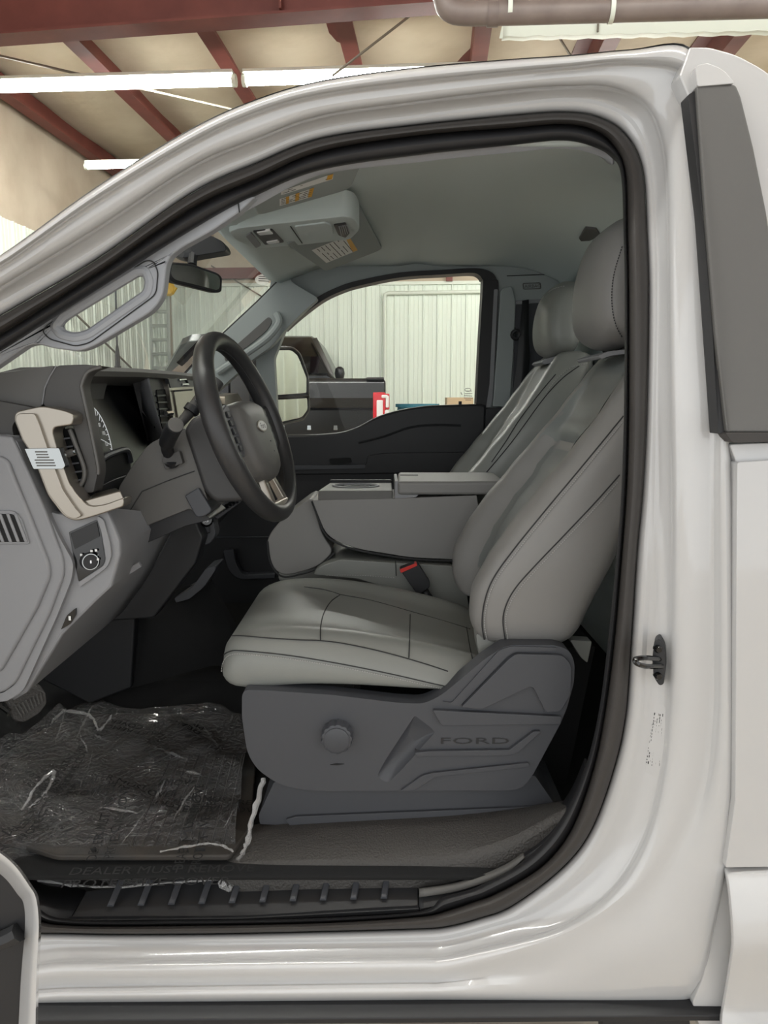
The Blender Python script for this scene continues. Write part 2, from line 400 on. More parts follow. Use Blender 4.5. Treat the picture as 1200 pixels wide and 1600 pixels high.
# ================================================================ white pickup: cab shell
# stations round the driver's door opening (pixels): A seal inner, B seal groove, C seal/paint edge, D, E, F creases, H skin, G outer edge
ST = [
 ((-150,640),(-150,617),(-150,588),(-150,566),(-150,545),(-150,512),(-150,498),(-150,487)),
 ((0,550),(0,522),(0,495),(0,472),(0,452),(0,422),(0,410),(0,399)),
 ((150,454),(150,427),(150,407),(150,388),(150,360),(150,319),(150,305),(150,292)),
 ((300,360),(300,325),(300,302),(300,286),(300,262),(300,230),(300,214),(300,200)),
 ((400,306),(400,280),(400,256),(400,241),(400,219),(400,184),(400,168),(400,155)),
 ((500,266),(500,237),(500,217),(500,202),(500,183),(500,155),(500,140),(500,126)),
 ((650,243),(650,212),(650,196),(650,180),(650,161),(650,135),(650,119),(650,105)),
 ((800,227),(800,200),(800,181),(800,161),(800,143),(800,119),(800,105),(800,92)),
 ((880,220),(880,194),(876,176),(880,153),(885,137),(890,110),(890,98),(890,86)),
 ((928,230),(928,203),(930,182),(942,160),(958,140),(985,103),(985,90),(985,77)),
 ((955,246),(958,226),(975,208),(991,190),(1014,172),(1066,118),(1072,98),(1078,74)),
 ((970,272),(977,268),(1003,262),(1016,256),(1038,250),(1080,190),(1092,180),(1100,176)),
 ((974,360),(980,360),(1010,360),(1024,360),(1043,360),(1094,330),(1106,330),(1114,330)),
 ((976,460),(982,460),(1013,460),(1027,460),(1045,460),(1105,460),(1116,460),(1124,460)),
 ((975,635),(982,635),(1010,635),(1024,635),(1047,635),(1112,640),(1128,640),(1138,640)),
 ((971,760),(979,760),(1004,760),(1022,760),(1049,760),(1110,760),(1134,760),(1147,760)),
 ((964,860),(972,860),(995,860),(1018,860),(1049,860),(1110,860),(1136,860),(1148,860)),
 ((950,1000),(960,1000),(986,1000),(1010,1000),(1047,1000),(1110,1000),(1138,1000),(1149,1000)),
 ((935,1115),(944,1120),(977,1120),(1003,1120),(1042,1120),(1108,1120),(1138,1120),(1149,1120)),
 ((912,1205),(925,1210),(956,1211),(985,1220),(1033,1210),(1092,1235),(1136,1235),(1148,1235)),
 ((872,1288),(892,1298),(922,1300),(957,1300),(1009,1305),(1045,1335),(1128,1345),(1138,1350)),
 ((818,1345),(845,1355),(876,1358),(915,1364),(962,1385),(990,1400),(1108,1450),(1118,1452)),
 ((750,1383),(775,1396),(800,1415),(832,1425),(887,1442),(895,1462),(1072,1540),(1092,1563)),
 ((722,1393),(737,1410),(750,1434),(768,1448),(800,1469),(800,1497),(1000,1560),(1030,1568)),
 ((690,1402),(698,1423),(700,1447),(700,1466),(700,1493),(700,1530),(700,1552),(700,1568)),
 ((655,1424),(655,1432),(650,1451),(650,1469),(650,1495),(650,1532),(650,1552),(650,1568)),
 ((500,1434),(500,1442),(500,1455),(500,1471),(500,1497),(500,1534),(500,1554),(500,1570)),
 ((300,1438),(300,1446),(300,1459),(300,1473),(300,1500),(300,1537),(300,1556),(300,1572)),
 ((107,1436),(107,1446),(107,1458),(107,1474),(107,1502),(107,1540),(107,1558),(107,1574)),
 ((50,1412),(42,1428),(36,1448),(30,1468),(30,1502),(30,1540),(30,1560),(30,1576)),
 ((-60,1340),(-75,1352),(-90,1370),(-100,1390),(-110,1430),(-130,1500),(-140,1550),(-150,1576)),
 ((-150,1180),(-165,1180),(-185,1180),(-205,1180),(-235,1180),(-300,1180),(-330,1180),(-360,1180)),
 ((-170,900),(-185,900),(-205,900),(-225,900),(-255,900),(-320,900),(-340,900),(-360,900)),
]
def yout(py):
    if py < 640: return 1.15 + .125 * ((640 - py) / 540) ** 1.15
    if py > 1480: return 1.15 + .03 * ((py - 1480) / 90) ** 1.5
    return 1.15
OFF = dict(A=.112, B=.105, C=.090, D=.082, E=.040, F=.010, H=.0, G=.012)
KEY = 'ABCDEFHG'
NS = 6
RING = {}
for ri, k in enumerate(KEY):
    px = crom2([s[ri] for s in ST], NS, True)
    py_out = crom2([(s[7][1], 0) for s in ST], NS, True)
    RING[k] = [(a[0], a[1]) for a in px]
def ring3(k, off=None, mixk=None, t=0):
    o = OFF[k] if off is None else off
    out = []
    for i, a in enumerate(RING[k]):
        if mixk: b = RING[mixk][i]; a = (a[0]*(1-t) + b[0]*t, a[1]*(1-t) + b[1]*t)
        g = RING['G'][i]
        out.append(P(a[0], a[1], yout(g[1] if g[1] < 640 else a[1]) + o))
    return out
cab = thing('pickup_cab', 'glossy white pickup cab with its driver door opening facing the viewer', 'truck cab', (.1, 1.3, .55))
rings = [ring3('C', .115), ring3('C'), ring3('C', .080, 'D', .3), ring3('C', .074, 'D', .8), ring3('D', .078), ring3('D', .072, 'E', .3), ring3('D', .056, 'E', .85), ring3('E', .050), ring3('E', .040, 'F', .05), ring3('E', .030, 'F', .25), ring3('E', .022, 'F', .6),
         ring3('F', .024), ring3('F', .022, 'H', .2), ring3('F', .004, 'H', .5), ring3('H', -.004), ring3('H', -.001, 'G', .5), ring3('G', .014), ring3('G', .03, 'H', .25), ring3('G', .08, 'H', .5)]
side = MB().loft(rings, loop=False, cap=(False, False)).build('body_side', 'paint', cab, sharp=60, sub=1, label='glossy white painted door surround of the cab')
# roof skin behind the roof edge (curves inward)
ns = len(RING['G'])
i0, i1 = 0, NS*11
rl = ring3('G', .017)
rows = [[rl[i] for i in range(i0, i1)]]
for dy, dz in ((.02, .006), (.07, .015), (.2, .03), (.5, .05), (.8, .058), (1.1, .05), (1.4, .03), (1.55, .0), (1.6, -.06)):
    rows.append([rl[i] + Vector((0, dy, dz * (1 if i > NS*4 else max(.0, (i - NS*3)/NS/1.0 if i > NS*3 else 0)))) for i in range(i0, i1)])
# the roof starts behind the windshield header; the pillar part is a narrow strip
hd = NS*4
roof = MB().loft([r[hd:] for r in rows], closed=False); roof.loft([[r[i] for i in range(0, hd+1)] for r in rows[:3]], closed=False)
roof.build('roof', 'paint', cab, sharp=50)
# door seal
def seal(rs, name, m): return MB().loft(rs, cap=(False, False), loop=False).build(name, m, cab, sharp=60, sub=1)
seal([ring3('C', .098), ring3('C', .078), ring3('C', .066, 'B', .25), ring3('C', .064, 'B', .6), ring3('C', .074, 'B', .9), ring3('B', .098)], 'door_seal', 'rubber')
seal([ring3('B', .100), ring3('B', .088, 'A', .12), ring3('B', .082, 'A', .45), ring3('B', .09, 'A', .85), ring3('A', .105), ring3('A', .150)], 'inner_seal', 'rubber_dark')
# cab rear corner panel at right (outer skin beyond the jamb)
def panel(pts_px, Yf, name, m, par, thick=.04, bevel=.008, sub=0, seg=3):
    pts = [P(x, y, Yf(x, y)) for x, y in pts_px]
    return MB().prism(pts, (0, thick, 0)).build(name, m, par, bevel=bevel, seg=seg, sharp=40)
def yc(x, y): return yout(y) - .012
up = rnd([(1062,118,0),(1078,73,0),(1108,73,8),(1150,84,20),(1195,108,20),(1290,190,30),(1340,420,20),(1350,686,0),(1128,690,4),(1112,440,0),(1088,180,0)], 8)
panel(up, lambda x, y: yout(y) - .003, 'rear_pillar', 'paint', cab, .05, .005)
mid = rnd([(1152,722,5),(1400,706,0),(1400,1352,0),(1134,1356,2),(1149,1250,0)], 6)
panel(mid, lambda x, y: 1.135, 'cab_corner', 'paint', cab, .06, .006)
top_ledge = rnd([(1140,694,6),(1400,684,0),(1400,712,0),(1152,726,4)], 4)
panel(top_ledge, lambda x, y: 1.148 , 'belt_ledge', 'paint', cab, .05, .006)
# lower rear quarter: inner grey return and bulged outer flare
ql = rnd([(1128,1352,0),(1150,1352,0),(1150,1620,0),(1098,1620,0),(1082,1568,6),(1098,1530,10),(1113,1440,0)], 4)
panel(ql, lambda x, y: 1.162, 'lower_corner', 'paint', cab, .05, .002)
rows = []
for (x0, y0, yy) in ((1128,1354,1.150),(1132,1362,1.128),(1137,1400,1.112),(1141,1450,1.100),(1142,1478,1.094),(1140,1490,1.097),(1134,1530,1.118),(1126,1575,1.135),(1122,1590,1.128),(1126,1640,1.10)):
    rows.append([P(x0, y0, yy + .06), P(x0, y0, yy + .012), P(x0 + 4, y0, yy + .003), P(x0 + 14, y0, yy), P(1300, y0 - 6, yy), P(1420, y0 - 10, yy)])
MB().loft(rows, closed=False).build('rear_flare', 'paint', cab, sharp=50, sub=1)
# black applique on the rear pillar
ap = rnd([(1088,134,5),(1150,131,6),(1158,150,3),(1178,230,0),(1198,330,0),(1222,480,0),(1240,676,0),(1136,676,4),(1118,520,0),(1102,330,0)], 5)
panel(ap, lambda x, y: yout(y) - .024, 'pillar_applique', 'plastic_mid', cab, .03, .004)
ag = rnd([(1075,148,3),(1088,140,2),(1104,330,0),(1120,520,0),(1134,676,0),(1122,678,2),(1113,520,0),(1097,330,0)], 3)
panel(ag, lambda x, y: yout(y) - .016, 'glass_run', 'rubber_dark', cab, .03, .002)
cap_ = rnd([(1086,102,8),(1106,98,6),(1130,108,10),(1150,130,6),(1090,135,4)], 5)
panel(cap_, lambda x, y: yout(y) - .026, 'applique_cap', 'paint', cab, .03, .006)
bm_ = rnd([(1133,676,3),(1245,676,0),(1245,690,0),(1144,692,5)], 3)
panel(bm_, lambda x, y: 1.122, 'belt_moulding', 'rubber', cab, .03, .003)
# striker on the jamb
stk = thing('door_striker', 'black steel door latch striker bolted to the white jamb', 'striker', P(1030, 1035, 1.2))
Ys = 1.185
pl = rnd([(1022,1003,6),(1030,998,4),(1039,1010,6),(1041,1040,4),(1037,1070,4),(1030,1072,4),(1021,1058,6),(1019,1030,4)], 4)
MB().prism([P(x, y, Ys) for x, y in pl], (.012, .03, 0)).build('plate', 'plastic_black', stk, bevel=.002)
MB().tube(crom([P(1032,1030,Ys+.005), P(1008,1028,Ys-.025), P(993,1030,Ys-.035), P(996,1037,Ys-.04), P(1010,1041,Ys-.03), P(1034,1041,Ys)], 5), .0042, 8).build('loop_bar', 'gloss_black', stk)
for y in (1014, 1056): MB().lathe([(.0062, -.006), (.0062, .003), (.0045, .006)], P(1028, y, Ys-.002), (0, -1, 0), 10).build('bolt', 'gloss_black', stk)
# safety label sticker on the jamb, printed lines
lab_pts = [(1017,1128),(1030,1103),(1037,1140),(1034,1205),(1026,1212),(1009,1192)]
sb = side.evaluated_get(bpy.context.evaluated_depsgraph_get()) if False else None
body_bv = MB().loft(rings, loop=False, cap=(False, False)).bvh()
tm = MB()
for li in range(8):
    t = li/7
    a = (1010 + 20*t, 1192 + 10*t); b = (1021 + 15*t, 1112 + 2*t + (8 if li % 3 == 0 else 0))
    nseg = 16
    for k in range(nseg):
        if random.random() < .22: continue
        u0, u1 = k/nseg, (k + .35 + .5*random.random())/nseg
        p = drape(body_bv, [(a[0] + (b[0]-a[0])*u, a[1] + (b[1]-a[1])*u) for u in (u0, u1)], .0008)
        if len(p) == 2: tm.tube(p, .0009 if li % 2 else .0006, 4)
lbl = drape(body_bv, crom2([(1008,1196),(1020,1108),(1032,1100),(1040,1112),(1037,1180),(1030,1214),(1014,1208)], 4, True), .0004)
ls = MB().add(lbl, [tuple(range(len(lbl)))]).build('jamb_label', 'paint', cab)
tm.build('label_print', 'ink', ls)
# running board and rocker shadow gap
rb = thing('running_board', 'black tubular running board below the white rocker', 'running board', P(500, 1590, 1.1))
rp = [P(-100, 1588, 1.16), P(300, 1586, 1.16), P(700, 1583, 1.16), P(1078, 1580, 1.16), P(1400, 1582, 1.16)]
MB().loft([[p + Vector((0, dy, dz)) for dy, dz in ((-.012, .002), (.0, .008), (.07, .008), (.08, 0), (.07, -.012), (.0, -.012), (-.012, -.008))] for p in rp]).build('step_bar', 'plastic_black', rb, bevel=.002)
MB().prism([P(x, y, 1.20) for x, y in ((940,1584),(1076,1580),(1082,1640),(948,1640))], (0, .05, 0)).build('bracket', 'plastic_black', rb)
# rocker underside closing panel
MB().box(P(500, 1560, 1.30) + Vector((0, .42, -.0)), (2.2, .75, .02)).build('underbody', 'black_void', cab)
# outer skin of the far side, below the window line
MB().prism([P(x, y, 2.93) for x, y in ((150,715),(560,700),(900,672),(905,1150),(150,1150))], (0, .03, 0)).build('far_side_skin', 'paint', cab, bevel=.01)
# ================================================================ cab interior shell
YP = 2.82          # passenger inner side plane
cabin = cab
def ip_(tab, x):
    if x <= tab[0][0]: return tab[0][1]
    for (a, b), (c, d) in zip(tab, tab[1:]):
        if x <= c: return b + (d - b)*(x - a)/(c - a)
    return tab[-1][1]
# headliner grid
def hz_(x, y):
    t = (y - 2.10) / .72
    z = 1.906 + .045*(1 - t*t) + .018*t
    if x > .42: z -= 1.3*(x - .42)**2
    if x < -.10: z -= .22*(x + .10)**2*2
    z += .010*math.exp(-((x - .12)/.05)**2)
    return z
rows = []
for i in range(41):
    x = -.40 + 1.06*i/40
    rows.append([Vector((x, 1.40 + (YP + .02 - 1.40)*j/36, hz_(x, 1.40 + (YP + .02 - 1.40)*j/36))) for j in range(37)])
HL = MB().loft(rows, closed=False); hl_bv = HL.bvh()
hl = HL.build('headliner', 'headliner', cabin, solid=.012, sharp=60)
# near edge return (light strip under the seal along the roof rail)
i_a = [i for i in range(len(RING['A']))]
strip = []
for i in range(NS*4 - 3, NS*10 + 2):
    a = RING['A'][i]; Yb = yout(RING['G'][i][1]) + .15; u = i/NS
    n_in = ip_([(3.5, 16), (4, 14), (4.6, 9), (5, 5), (6, 9), (8, 10), (10, 8)], u)
    p = P(a[0], a[1] + n_in, Yb)
    strip.append([P(a[0], a[1] - 6, Yb - .01), P(a[0], a[1] + n_in*.6, Yb - .004), p, p + Vector((0, .03, .012)), p + Vector((0, .05, .035))])
MB().loft(strip, closed=False).build('roof_rail_trim', 'plastic_pillar', cabin, solid=.004)
# driver A-pillar trim with its grab handle (outline with a real opening)
def yA(x): return 1.355
out = [(-120,640,0),(0,545,0),(150,448,0),(300,350,0),(380,308,0),(400,306,0),(374,331,3),(330,361,10),(284,386,8),(266,400,6),(260,415,10),(255,462,14),(238,486,14),(146,541,12),(124,549,10),(82,544,10),(58,537,8),(42,540,8),(0,569,0),(-120,650,0)]
hole = rnd([(90,507,6),(100,497,4),(214,427,5),(226,427,6),(232,440,6),(228,457,8),(138,519,8),(118,524,8),(98,518,6)], 6, 4)
tr = MB().prism([P(x, y, 1.36) for x, y in rnd(out, 6, 4)], (0, .028, 0), [[P(x, y, 1.36) for x, y in hole]])
tr.build('pillar_trim', 'plastic_pillar', cabin, bevel=.004, seg=3, sharp=40, label='light grey windshield pillar trim with an open grab handle')
hr = rnd([(66,518,5),(74,508,4),(228,407,6),(240,408,6),(247,425,6),(244,460,10),(140,536,10),(118,541,8),(78,530,6)], 6, 4)
MB().tube([P(x, y, 1.3585) for x, y in hr], .0011, 5, closed=True).build('trim_seam', 'seam', cabin)
# raised rim round the handle opening (rolled)
MB().tube([P(x, y, 1.366) for x, y in rnd([(86,509,6),(98,494,4),(214,423,5),(229,423,6),(236,440,6),(232,460,8),(140,524,8),(118,529,8),(95,523,6)], 6, 4)], .010, 10, closed=True).build('grab_handle', 'plastic_pillar', cabin)
MB().tube([P(372,316,1.357), P(374,332,1.357)], .0012, 5).build('trim_joint', 'seam', cabin)
# windshield: curved pane between the pillars
rows = []
for i in range(13):
    u = i/12
    y = 1.345 + 1.48*u; bow = 4*u*(1-u)
    bot = Vector((-.93 + .06*u - .16*bow, y, 1.40)); top = Vector((-.30 - .07*u - .06*bow, y, 1.86 + .045*u + .02*bow))
    rows.append([bot.lerp(top, k/8) for k in range(9)])
WS = MB().loft(rows, closed=False); ws_bv = WS.bvh()
ws = WS.build('windshield', 'glass', cabin, label='clear sloping windshield glass')
dp = drape(ws_bv, crom2([(402+13.5*math.cos(t*.5236)+ (412-402), 437+8.5*math.sin(t*.5236)) for t in range(12)], 2, True), .004)
MB().add(dp, [tuple(range(len(dp)))]).build('inspection_sticker', 'sticker', ws)
tk = MB()
for k in range(4):
    pp = drape(ws_bv, [(404, 432+k*3.4), (420, 432.5+k*3.4)], .006)
    if len(pp) == 2: tk.tube(pp, .0016, 4)
tk.build('sticker_print', 'plastic_mid', ws)
# windshield black border on the passenger side
bd = [P(x, y, 2.79) for x, y in ((290,581),(340,527),(400,471),(436,435),(447,423),(450,428),(441,440),(404,476),(344,532),(294,587))]
MB().prism(bd, (0, .02, 0)).build('windshield_border', 'rubber_dark', cabin)
# header: trim from windshield top edge into the headliner
hdr = []
for j in range(15):
    y = 1.40 + 1.36*j/14
    t = (y - 2.06)/.7
    hdr.append([Vector((-.40 - .03*(1-t*t), y, 1.865 + .02*(1-t*t))), Vector((-.36, y, 1.855 + .02*(1-t*t))), Vector((-.30, y, hz_(-.30, y) - .035)), Vector((-.20, y, hz_(-.2, y) - .012)), Vector((-.12, y, hz_(-.12, y) + .003))])
MB().loft(hdr, closed=False).build('header_trim', 'headliner', cabin, solid=.006, sharp=60)
# passenger side wall: pillars and roof rail round the window
win = [(446,514),(470,492),(502,468),(530,454),(560,444),(625,431),(690,427),(736,424),(750,427),(755,434),(757,446),(752,540),(747,640),(640,690),(436,700),(428,560)]
wo = rnd(win, 5, 3)
side_out = [(395,380),(470,425),(505,462),(470,490),(446,514)]
outer = [(430,405),(560,405),(800,405),(905,405),(905,760),(880,1000),(420,1000),(400,560)]
pw = MB().prism([P(x, y, YP) for x, y in outer], (0, .05, 0), [[P(x, y, YP) for x, y in wo]])
pw.build('side_lining', 'lining', cabin, sharp=40, label='grey lining round the passenger window')
# black window rubber
ins = [(446,516),(471,494),(503,470),(531,456),(561,446.5),(625,433.5),(690,429),(736,426.5),(748,429.5),(753,436),(754.5,446),(749,540),(744,640)]
oo = [(443,510),(466,488),(498,463),(526,449),(556,439),(622,426),(690,421.5),(742,419),(766,424),(776,436),(779,452),(774,560),(764,650)]
a = [P(x, y, YP - .012) for x, y in crom2(ins, 4)]; b = [P(x, y, YP - .012) for x, y in crom2(oo, 4)]
wr = MB(); n = len(a)
wr.loft([a, [p + Vector((0, .07, 0)) for p in a]], closed=False); wr.loft([a, b], closed=False); wr.loft([b, [p + Vector((0, .02, 0)) for p in b]], closed=False)
wr.build('window_seal', 'rubber_dark', cabin)
MB().prism([P(x, y, YP - .016) for x, y in rnd([(772,452,2),(778,452,2),(770,620,0),(762,655,0),(757,655,0),(765,600,0)], 2)], (0, .01, 0)).build('pillar_strip', 'plastic_light', cabin)
# pillar trim (raised) with belt slot
bp_ = rnd([(782,452,6),(800,446,5),(806,470,4),(802,560,0),(797,636,0),(770,636,0),(777,540,0)], 4)
MB().prism([P(x, y, YP - .02) for x, y in bp_], (0, .03, 0)).build('b_pillar_trim', 'lining', cabin, bevel=.004)
lp = [P(x, y, 2.78) for x, y in ((762,637),(800,637),(812,640),(830,760),(700,800),(757,640))]
MB().prism(lp, (0, .03, 0)).build('lower_pillar_trim', 'plastic_black', cabin, bevel=.003)
# airbag emboss
em = rnd([(817,443,2),(844,442,2),(845,451,2),(818,452,2)], 3, 3)
MB().tube([P(x, y, YP - .003) for x, y in em], .0016, 5, closed=True).build('airbag_frame', 'plastic_mid', cabin)
v, f = text_mesh('AIRBAG', .0165, P(819.5, 449.8, YP - .004), (1, 0, .02), (0, 0, 1)); MB().add(v, f).build('airbag_lettering', 'plastic_mid', cabin)
MB().prism([P(x, y, YP - .01) for x, y in rnd([(802,470,3),(860,466,3),(860,472,2),(806,476,2),(803,560,0),(799,560,0)], 2)], (0, .02, 0)).build('belt_bezel', 'plastic_light', cabin, bevel=.002)
MB().prism([P(x, y, YP - .004) for x, y in ((806,476),(870,470),(870,640),(800,640))], (0, .01, 0)).build('belt_recess', 'plastic_shield', cabin)
MB().tube([P(792,431,YP-.003), P(850,429,YP-.003), P(905,427,YP-.003)], .0015, 5).build('lining_joint', 'seam', cabin)
# rear wall with its window (left open as glass)
XRW = .66
rwo = [Vector((XRW, 1.30, .55)), Vector((XRW, YP + .03, .55)), Vector((XRW, YP + .03, 1.93)), Vector((XRW, 1.30, 1.93))]
rwh = [Vector((XRW, 1.80, 1.575)), Vector((XRW, 2.30, 1.575)), Vector((XRW, 2.33, 1.60)), Vector((XRW, 2.33, 1.82)), Vector((XRW, 2.30, 1.85)), Vector((XRW, 1.80, 1.85))]
MB().prism(rwo, (.05, 0, 0), [rwh]).build('rear_lining', 'headliner', cabin)
MB().add(rwh, [tuple(range(6))]).build('rear_window', 'glass', cabin)
MB().tube([v - Vector((.004, 0, 0)) for v in rwh], .010, 8, closed=True).build('rear_window_seal', 'rubber_dark', cabin)
# coat hook on the headliner
hkp = drape(hl_bv, [(905,367),(915,350),(932,352),(938,362),(922,370),(908,371)], .002)
if len(hkp) == 6:
    MB().prism(hkp, (0, 0, -.012)).build('coat_hook', 'plastic_mid', cabin, bevel=.002)
    MB().tube(drape(hl_bv, [(912,371),(926,369),(938,361)], .012), .003, 6).build('hook_lip', 'plastic_light', cabin)
# glass pane of the passenger window
MB().add([P(x, y, YP + .045) for x, y in wo], [tuple(range(len(wo)))]).build('passenger_window', 'glass', cabin, label='clear passenger window glass')
ps = MB()
for (x0, y0, x1, y1) in ((720,613,722,617),(727,611,737,611),(726,615,738,615),(725,618,738,619),(725,622,739,622),(727,625,736,625)):
    ps.tube([P(x0, y0, YP+.043), P(x1, y1, YP+.043)], .0016, 4)
ps.tube([P(731+5*math.cos(k*.7), 609+2.5*math.sin(k*.7), YP+.043) for k in range(9)], .001, 4, closed=True)
ps.build('glass_marking', 'plastic_mid', cabin)
# passenger A-pillar trim with grab handle
pp = rnd([(447,420,3),(456,441,8),(498,466,6),(472,489,10),(447,514,8),(425,541,10),(396,561,10),(330,620,0),(262,620,0),(292,582,0),(342,528,0),(402,472,0),(438,436,3)], 5, 4)
MB().prism([P(x, y, 2.76) for x, y in pp], (0, .05, 0)).build('pillar_trim', 'lining', cabin, bevel=.006, sharp=40, label='grey passenger windshield pillar trim with handle recess')
ph = rnd([(350,556,6),(420,494,5),(426,502,5),(418,516,8),(392,538,10),(352,566,6)], 4)
MB().prism([P(x, y, 2.757) for x, y in ph], (0, .02, 0)).build('handle_recess', 'plastic_mid', cabin, bevel=.004)
MB().tube(crom([P(340,582,2.75), P(385,552,2.735), P(418,528,2.735), P(436,505,2.74), P(432,490,2.75)], 5), .013, 10).build('grab_handle', 'lining', cabin)
# ---- floor of the cab
FZ = .60
fr = thing('cab_floor', 'black rubber and carpet floor of the cab', 'cab floor', (0, 1.9, FZ))
rows = []
def floorz(x, y):
    z = FZ
    if y > 1.93: z += .10*min(1, (y - 1.93)/.10)
    if x < -.90: z += (-.90 - x)*.9
    return z
for i in range(37):
    x = -1.3 + 1.98*i/36
    rows.append([Vector((x, 1.275 + 1.56*j/40, floorz(x, 1.275 + 1.56*j/40))) for j in range(41)])
MB().loft(rows, closed=False).build('carpet', 'carpet', fr, solid=.01)
# grained vinyl step under the seat
vs = []
for (xa, ya, yb_) in ((345,1364,1300),(400,1361,1282),(470,1359,1276),(560,1358,1270),(650,1357,1264),(700,1352,1262),(760,1338,1258),(810,1318,1256),(860,1284,1256),(905,1262,1250)):
    a = P(xa, ya, 1.300); b = P(xa + (5 if xa > 500 else 12), yb_, 1.43)
    vs.append([a + Vector((0, -.004, -.05)), a, a.lerp(b, .06) + Vector((0, 0, .010)), a.lerp(b, .3) + Vector((0, 0, .014)), a.lerp(b, .7) + Vector((0, 0, .012)), b])
MB().loft(vs, closed=False).build('vinyl_step', 'floor_vinyl', fr, solid=.004, sub=1, label='dark grey grained vinyl floor edge beneath the driver seat')
# sill plate with bars
sp = thing('sill_plate', 'black ribbed plastic sill plate along the bottom of the door opening', 'sill plate', P(380, 1420, 1.26))
spl = [(107,1442),(655,1424),(653,1357),(345,1363),(140,1392)]
sv = [P(107,1440,1.262), P(380,1437,1.262), P(655,1422,1.262), P(653,1357,1.325), P(345,1362,1.325), P(134,1392,1.325)]
MB().prism(sv, (0, .0, -.02)).build('plate', 'plastic_black', sp, bevel=.003)
MB().prism([p + Vector((0, -.004, 0)) for p in (P(107,1435,1.262), P(380,1432,1.262), P(655,1417,1.262), P(655,1424,1.262), P(380,1438,1.262), P(107,1442,1.262))], (0, .01, 0)).build('front_lip', 'plastic_black', sp, bevel=.002)
for k in range(10):
    x = 172 + 47.5*k; yb_ = 1417 - 12.5*k/9.0
    t0 = P(x, yb_, 1.273); t1 = P(x + 22 - 1.6*k, yb_ - 52, 1.322)
    w = Vector((.0062, 0, 0)); u = Vector((0, 0, .0045))
    MB().loft([[t0 - w, t0 + w, t0 + w*.7 + u, t0 - w*.7 + u], [t1 - w, t1 + w, t1 + w*.6 + u*.3, t1 - w*.6 + u*.3]]).build('bar', 'plastic_shield', sp, bevel=.0008)
# rear lower trim right of the sill plate
rl_ = crom2([(655,1393),(720,1382),(790,1356),(850,1318),(890,1270),(915,1215)], 5); rl2 = crom2([(655,1420),(725,1405),(800,1376),(866,1333),(905,1280),(930,1215)], 5)
MB().loft([[P(x, y - 30, 1.35) for x, y in rl_], [P(x, y, 1.285) for x, y in rl_], [P(x, y, 1.262) for x, y in rl2], [P(x, y+8, 1.262) for x, y in rl2]], closed=False).build('rear_sill_trim', 'plastic_black', fr, solid=.004)
g1 = crom2([(655,1388),(705,1381),(750,1368),(790,1351),(818,1333)], 4); g2 = crom2([(655,1402),(708,1394),(755,1380),(795,1362),(820,1340)], 4)
MB().loft([[P(x, y, 1.278) for x, y in g1], [P(x, y, 1.268) for x, y in g2]], closed=False).build('sill_strip', 'plastic_mid', fr, solid=.003)
# left front kick area of sill
MB().loft([[P(-60,1300,1.35), P(40,1372,1.34), P(134,1392,1.33)], [P(-60,1350,1.265), P(50,1425,1.262), P(107,1440,1.262)]], closed=False).build('kick_trim', 'plastic_black', fr, solid=.004)
# firewall / kick panels, black
MB().loft([[Vector((-1.28, 1.30, .6)), Vector((-1.28, 2.84, .6))], [Vector((-1.1, 1.30, 1.30)), Vector((-1.1, 2.84, 1.30))]], closed=False).build('firewall', 'carpet', fr, solid=.02)
kp = [P(x, y, 1.93) for x, y in ((150,975),(212,952),(205,1075),(140,1100),(60,1060))]
MB().prism(kp, (0, .04, 0)).build('tunnel_panel', 'plastic_black', fr, bevel=.006)
MB().loft([[P(215,940,1.98), P(330,905,2.1), P(370,980,2.1)], [P(205,1075,1.95), P(330,1040,2.0), P(380,1040,2.0)]], closed=False).build('tunnel_cover', 'carpet', fr, solid=.01)
# ================================================================ dashboard
dash = thing('dashboard', 'dark and light grey dashboard with silver vent trim and instrument hood', 'dashboard', (-.6, 1.9, .9))
# left dark pad
pad = rnd([(-60,588,0),(0,582,0),(60,574,4),(86,571,6),(72,600,10),(66,634,6),(58,640,4),(0,628,0),(-60,624,0)], 4)
MB().prism([P(x, y, 1.392) for x, y in pad], (0, .3, 0)).build('dash_pad', 'plastic_mid', dash, bevel=.012, seg=3)
pad2 = rnd([(-60,622,0),(0,627,0),(44,635,8),(60,640,10),(30,652,10),(18,665,8),(22,684,6),(0,680,0),(-60,678,0)], 4)
MB().prism([P(x, y, 1.372) for x, y in pad2], (0, .2, 0)).build('dash_corner', 'dash_dark', dash, bevel=.010, seg=3)
# long pad toward the passenger side (top of dash)
tp = []
for (Y, lx, lz, bx) in ((1.43, -.545, P(140,571,1.395).z, -.80), (1.7, -.54, 1.518, -.82), (2.0, -.535, 1.522, -.84), (2.22, -.53, 1.522, -.84), (2.4, -.55, 1.505, -.84), (2.74, -.60, 1.47, -.84)):
    tp.append([Vector((bx, Y, lz - .045)), Vector((bx+.08, Y, lz - .015)), Vector((lx-.12, Y, lz - .002)), Vector((lx, Y, lz)), Vector((lx+.006, Y, lz-.008)), Vector((lx+.002, Y, lz-.018)), Vector((lx-.05, Y, lz-.03)), Vector((bx, Y, lz-.09))])
MB().loft(tp).build('dash_top', 'plastic_mid', dash, sharp=50)
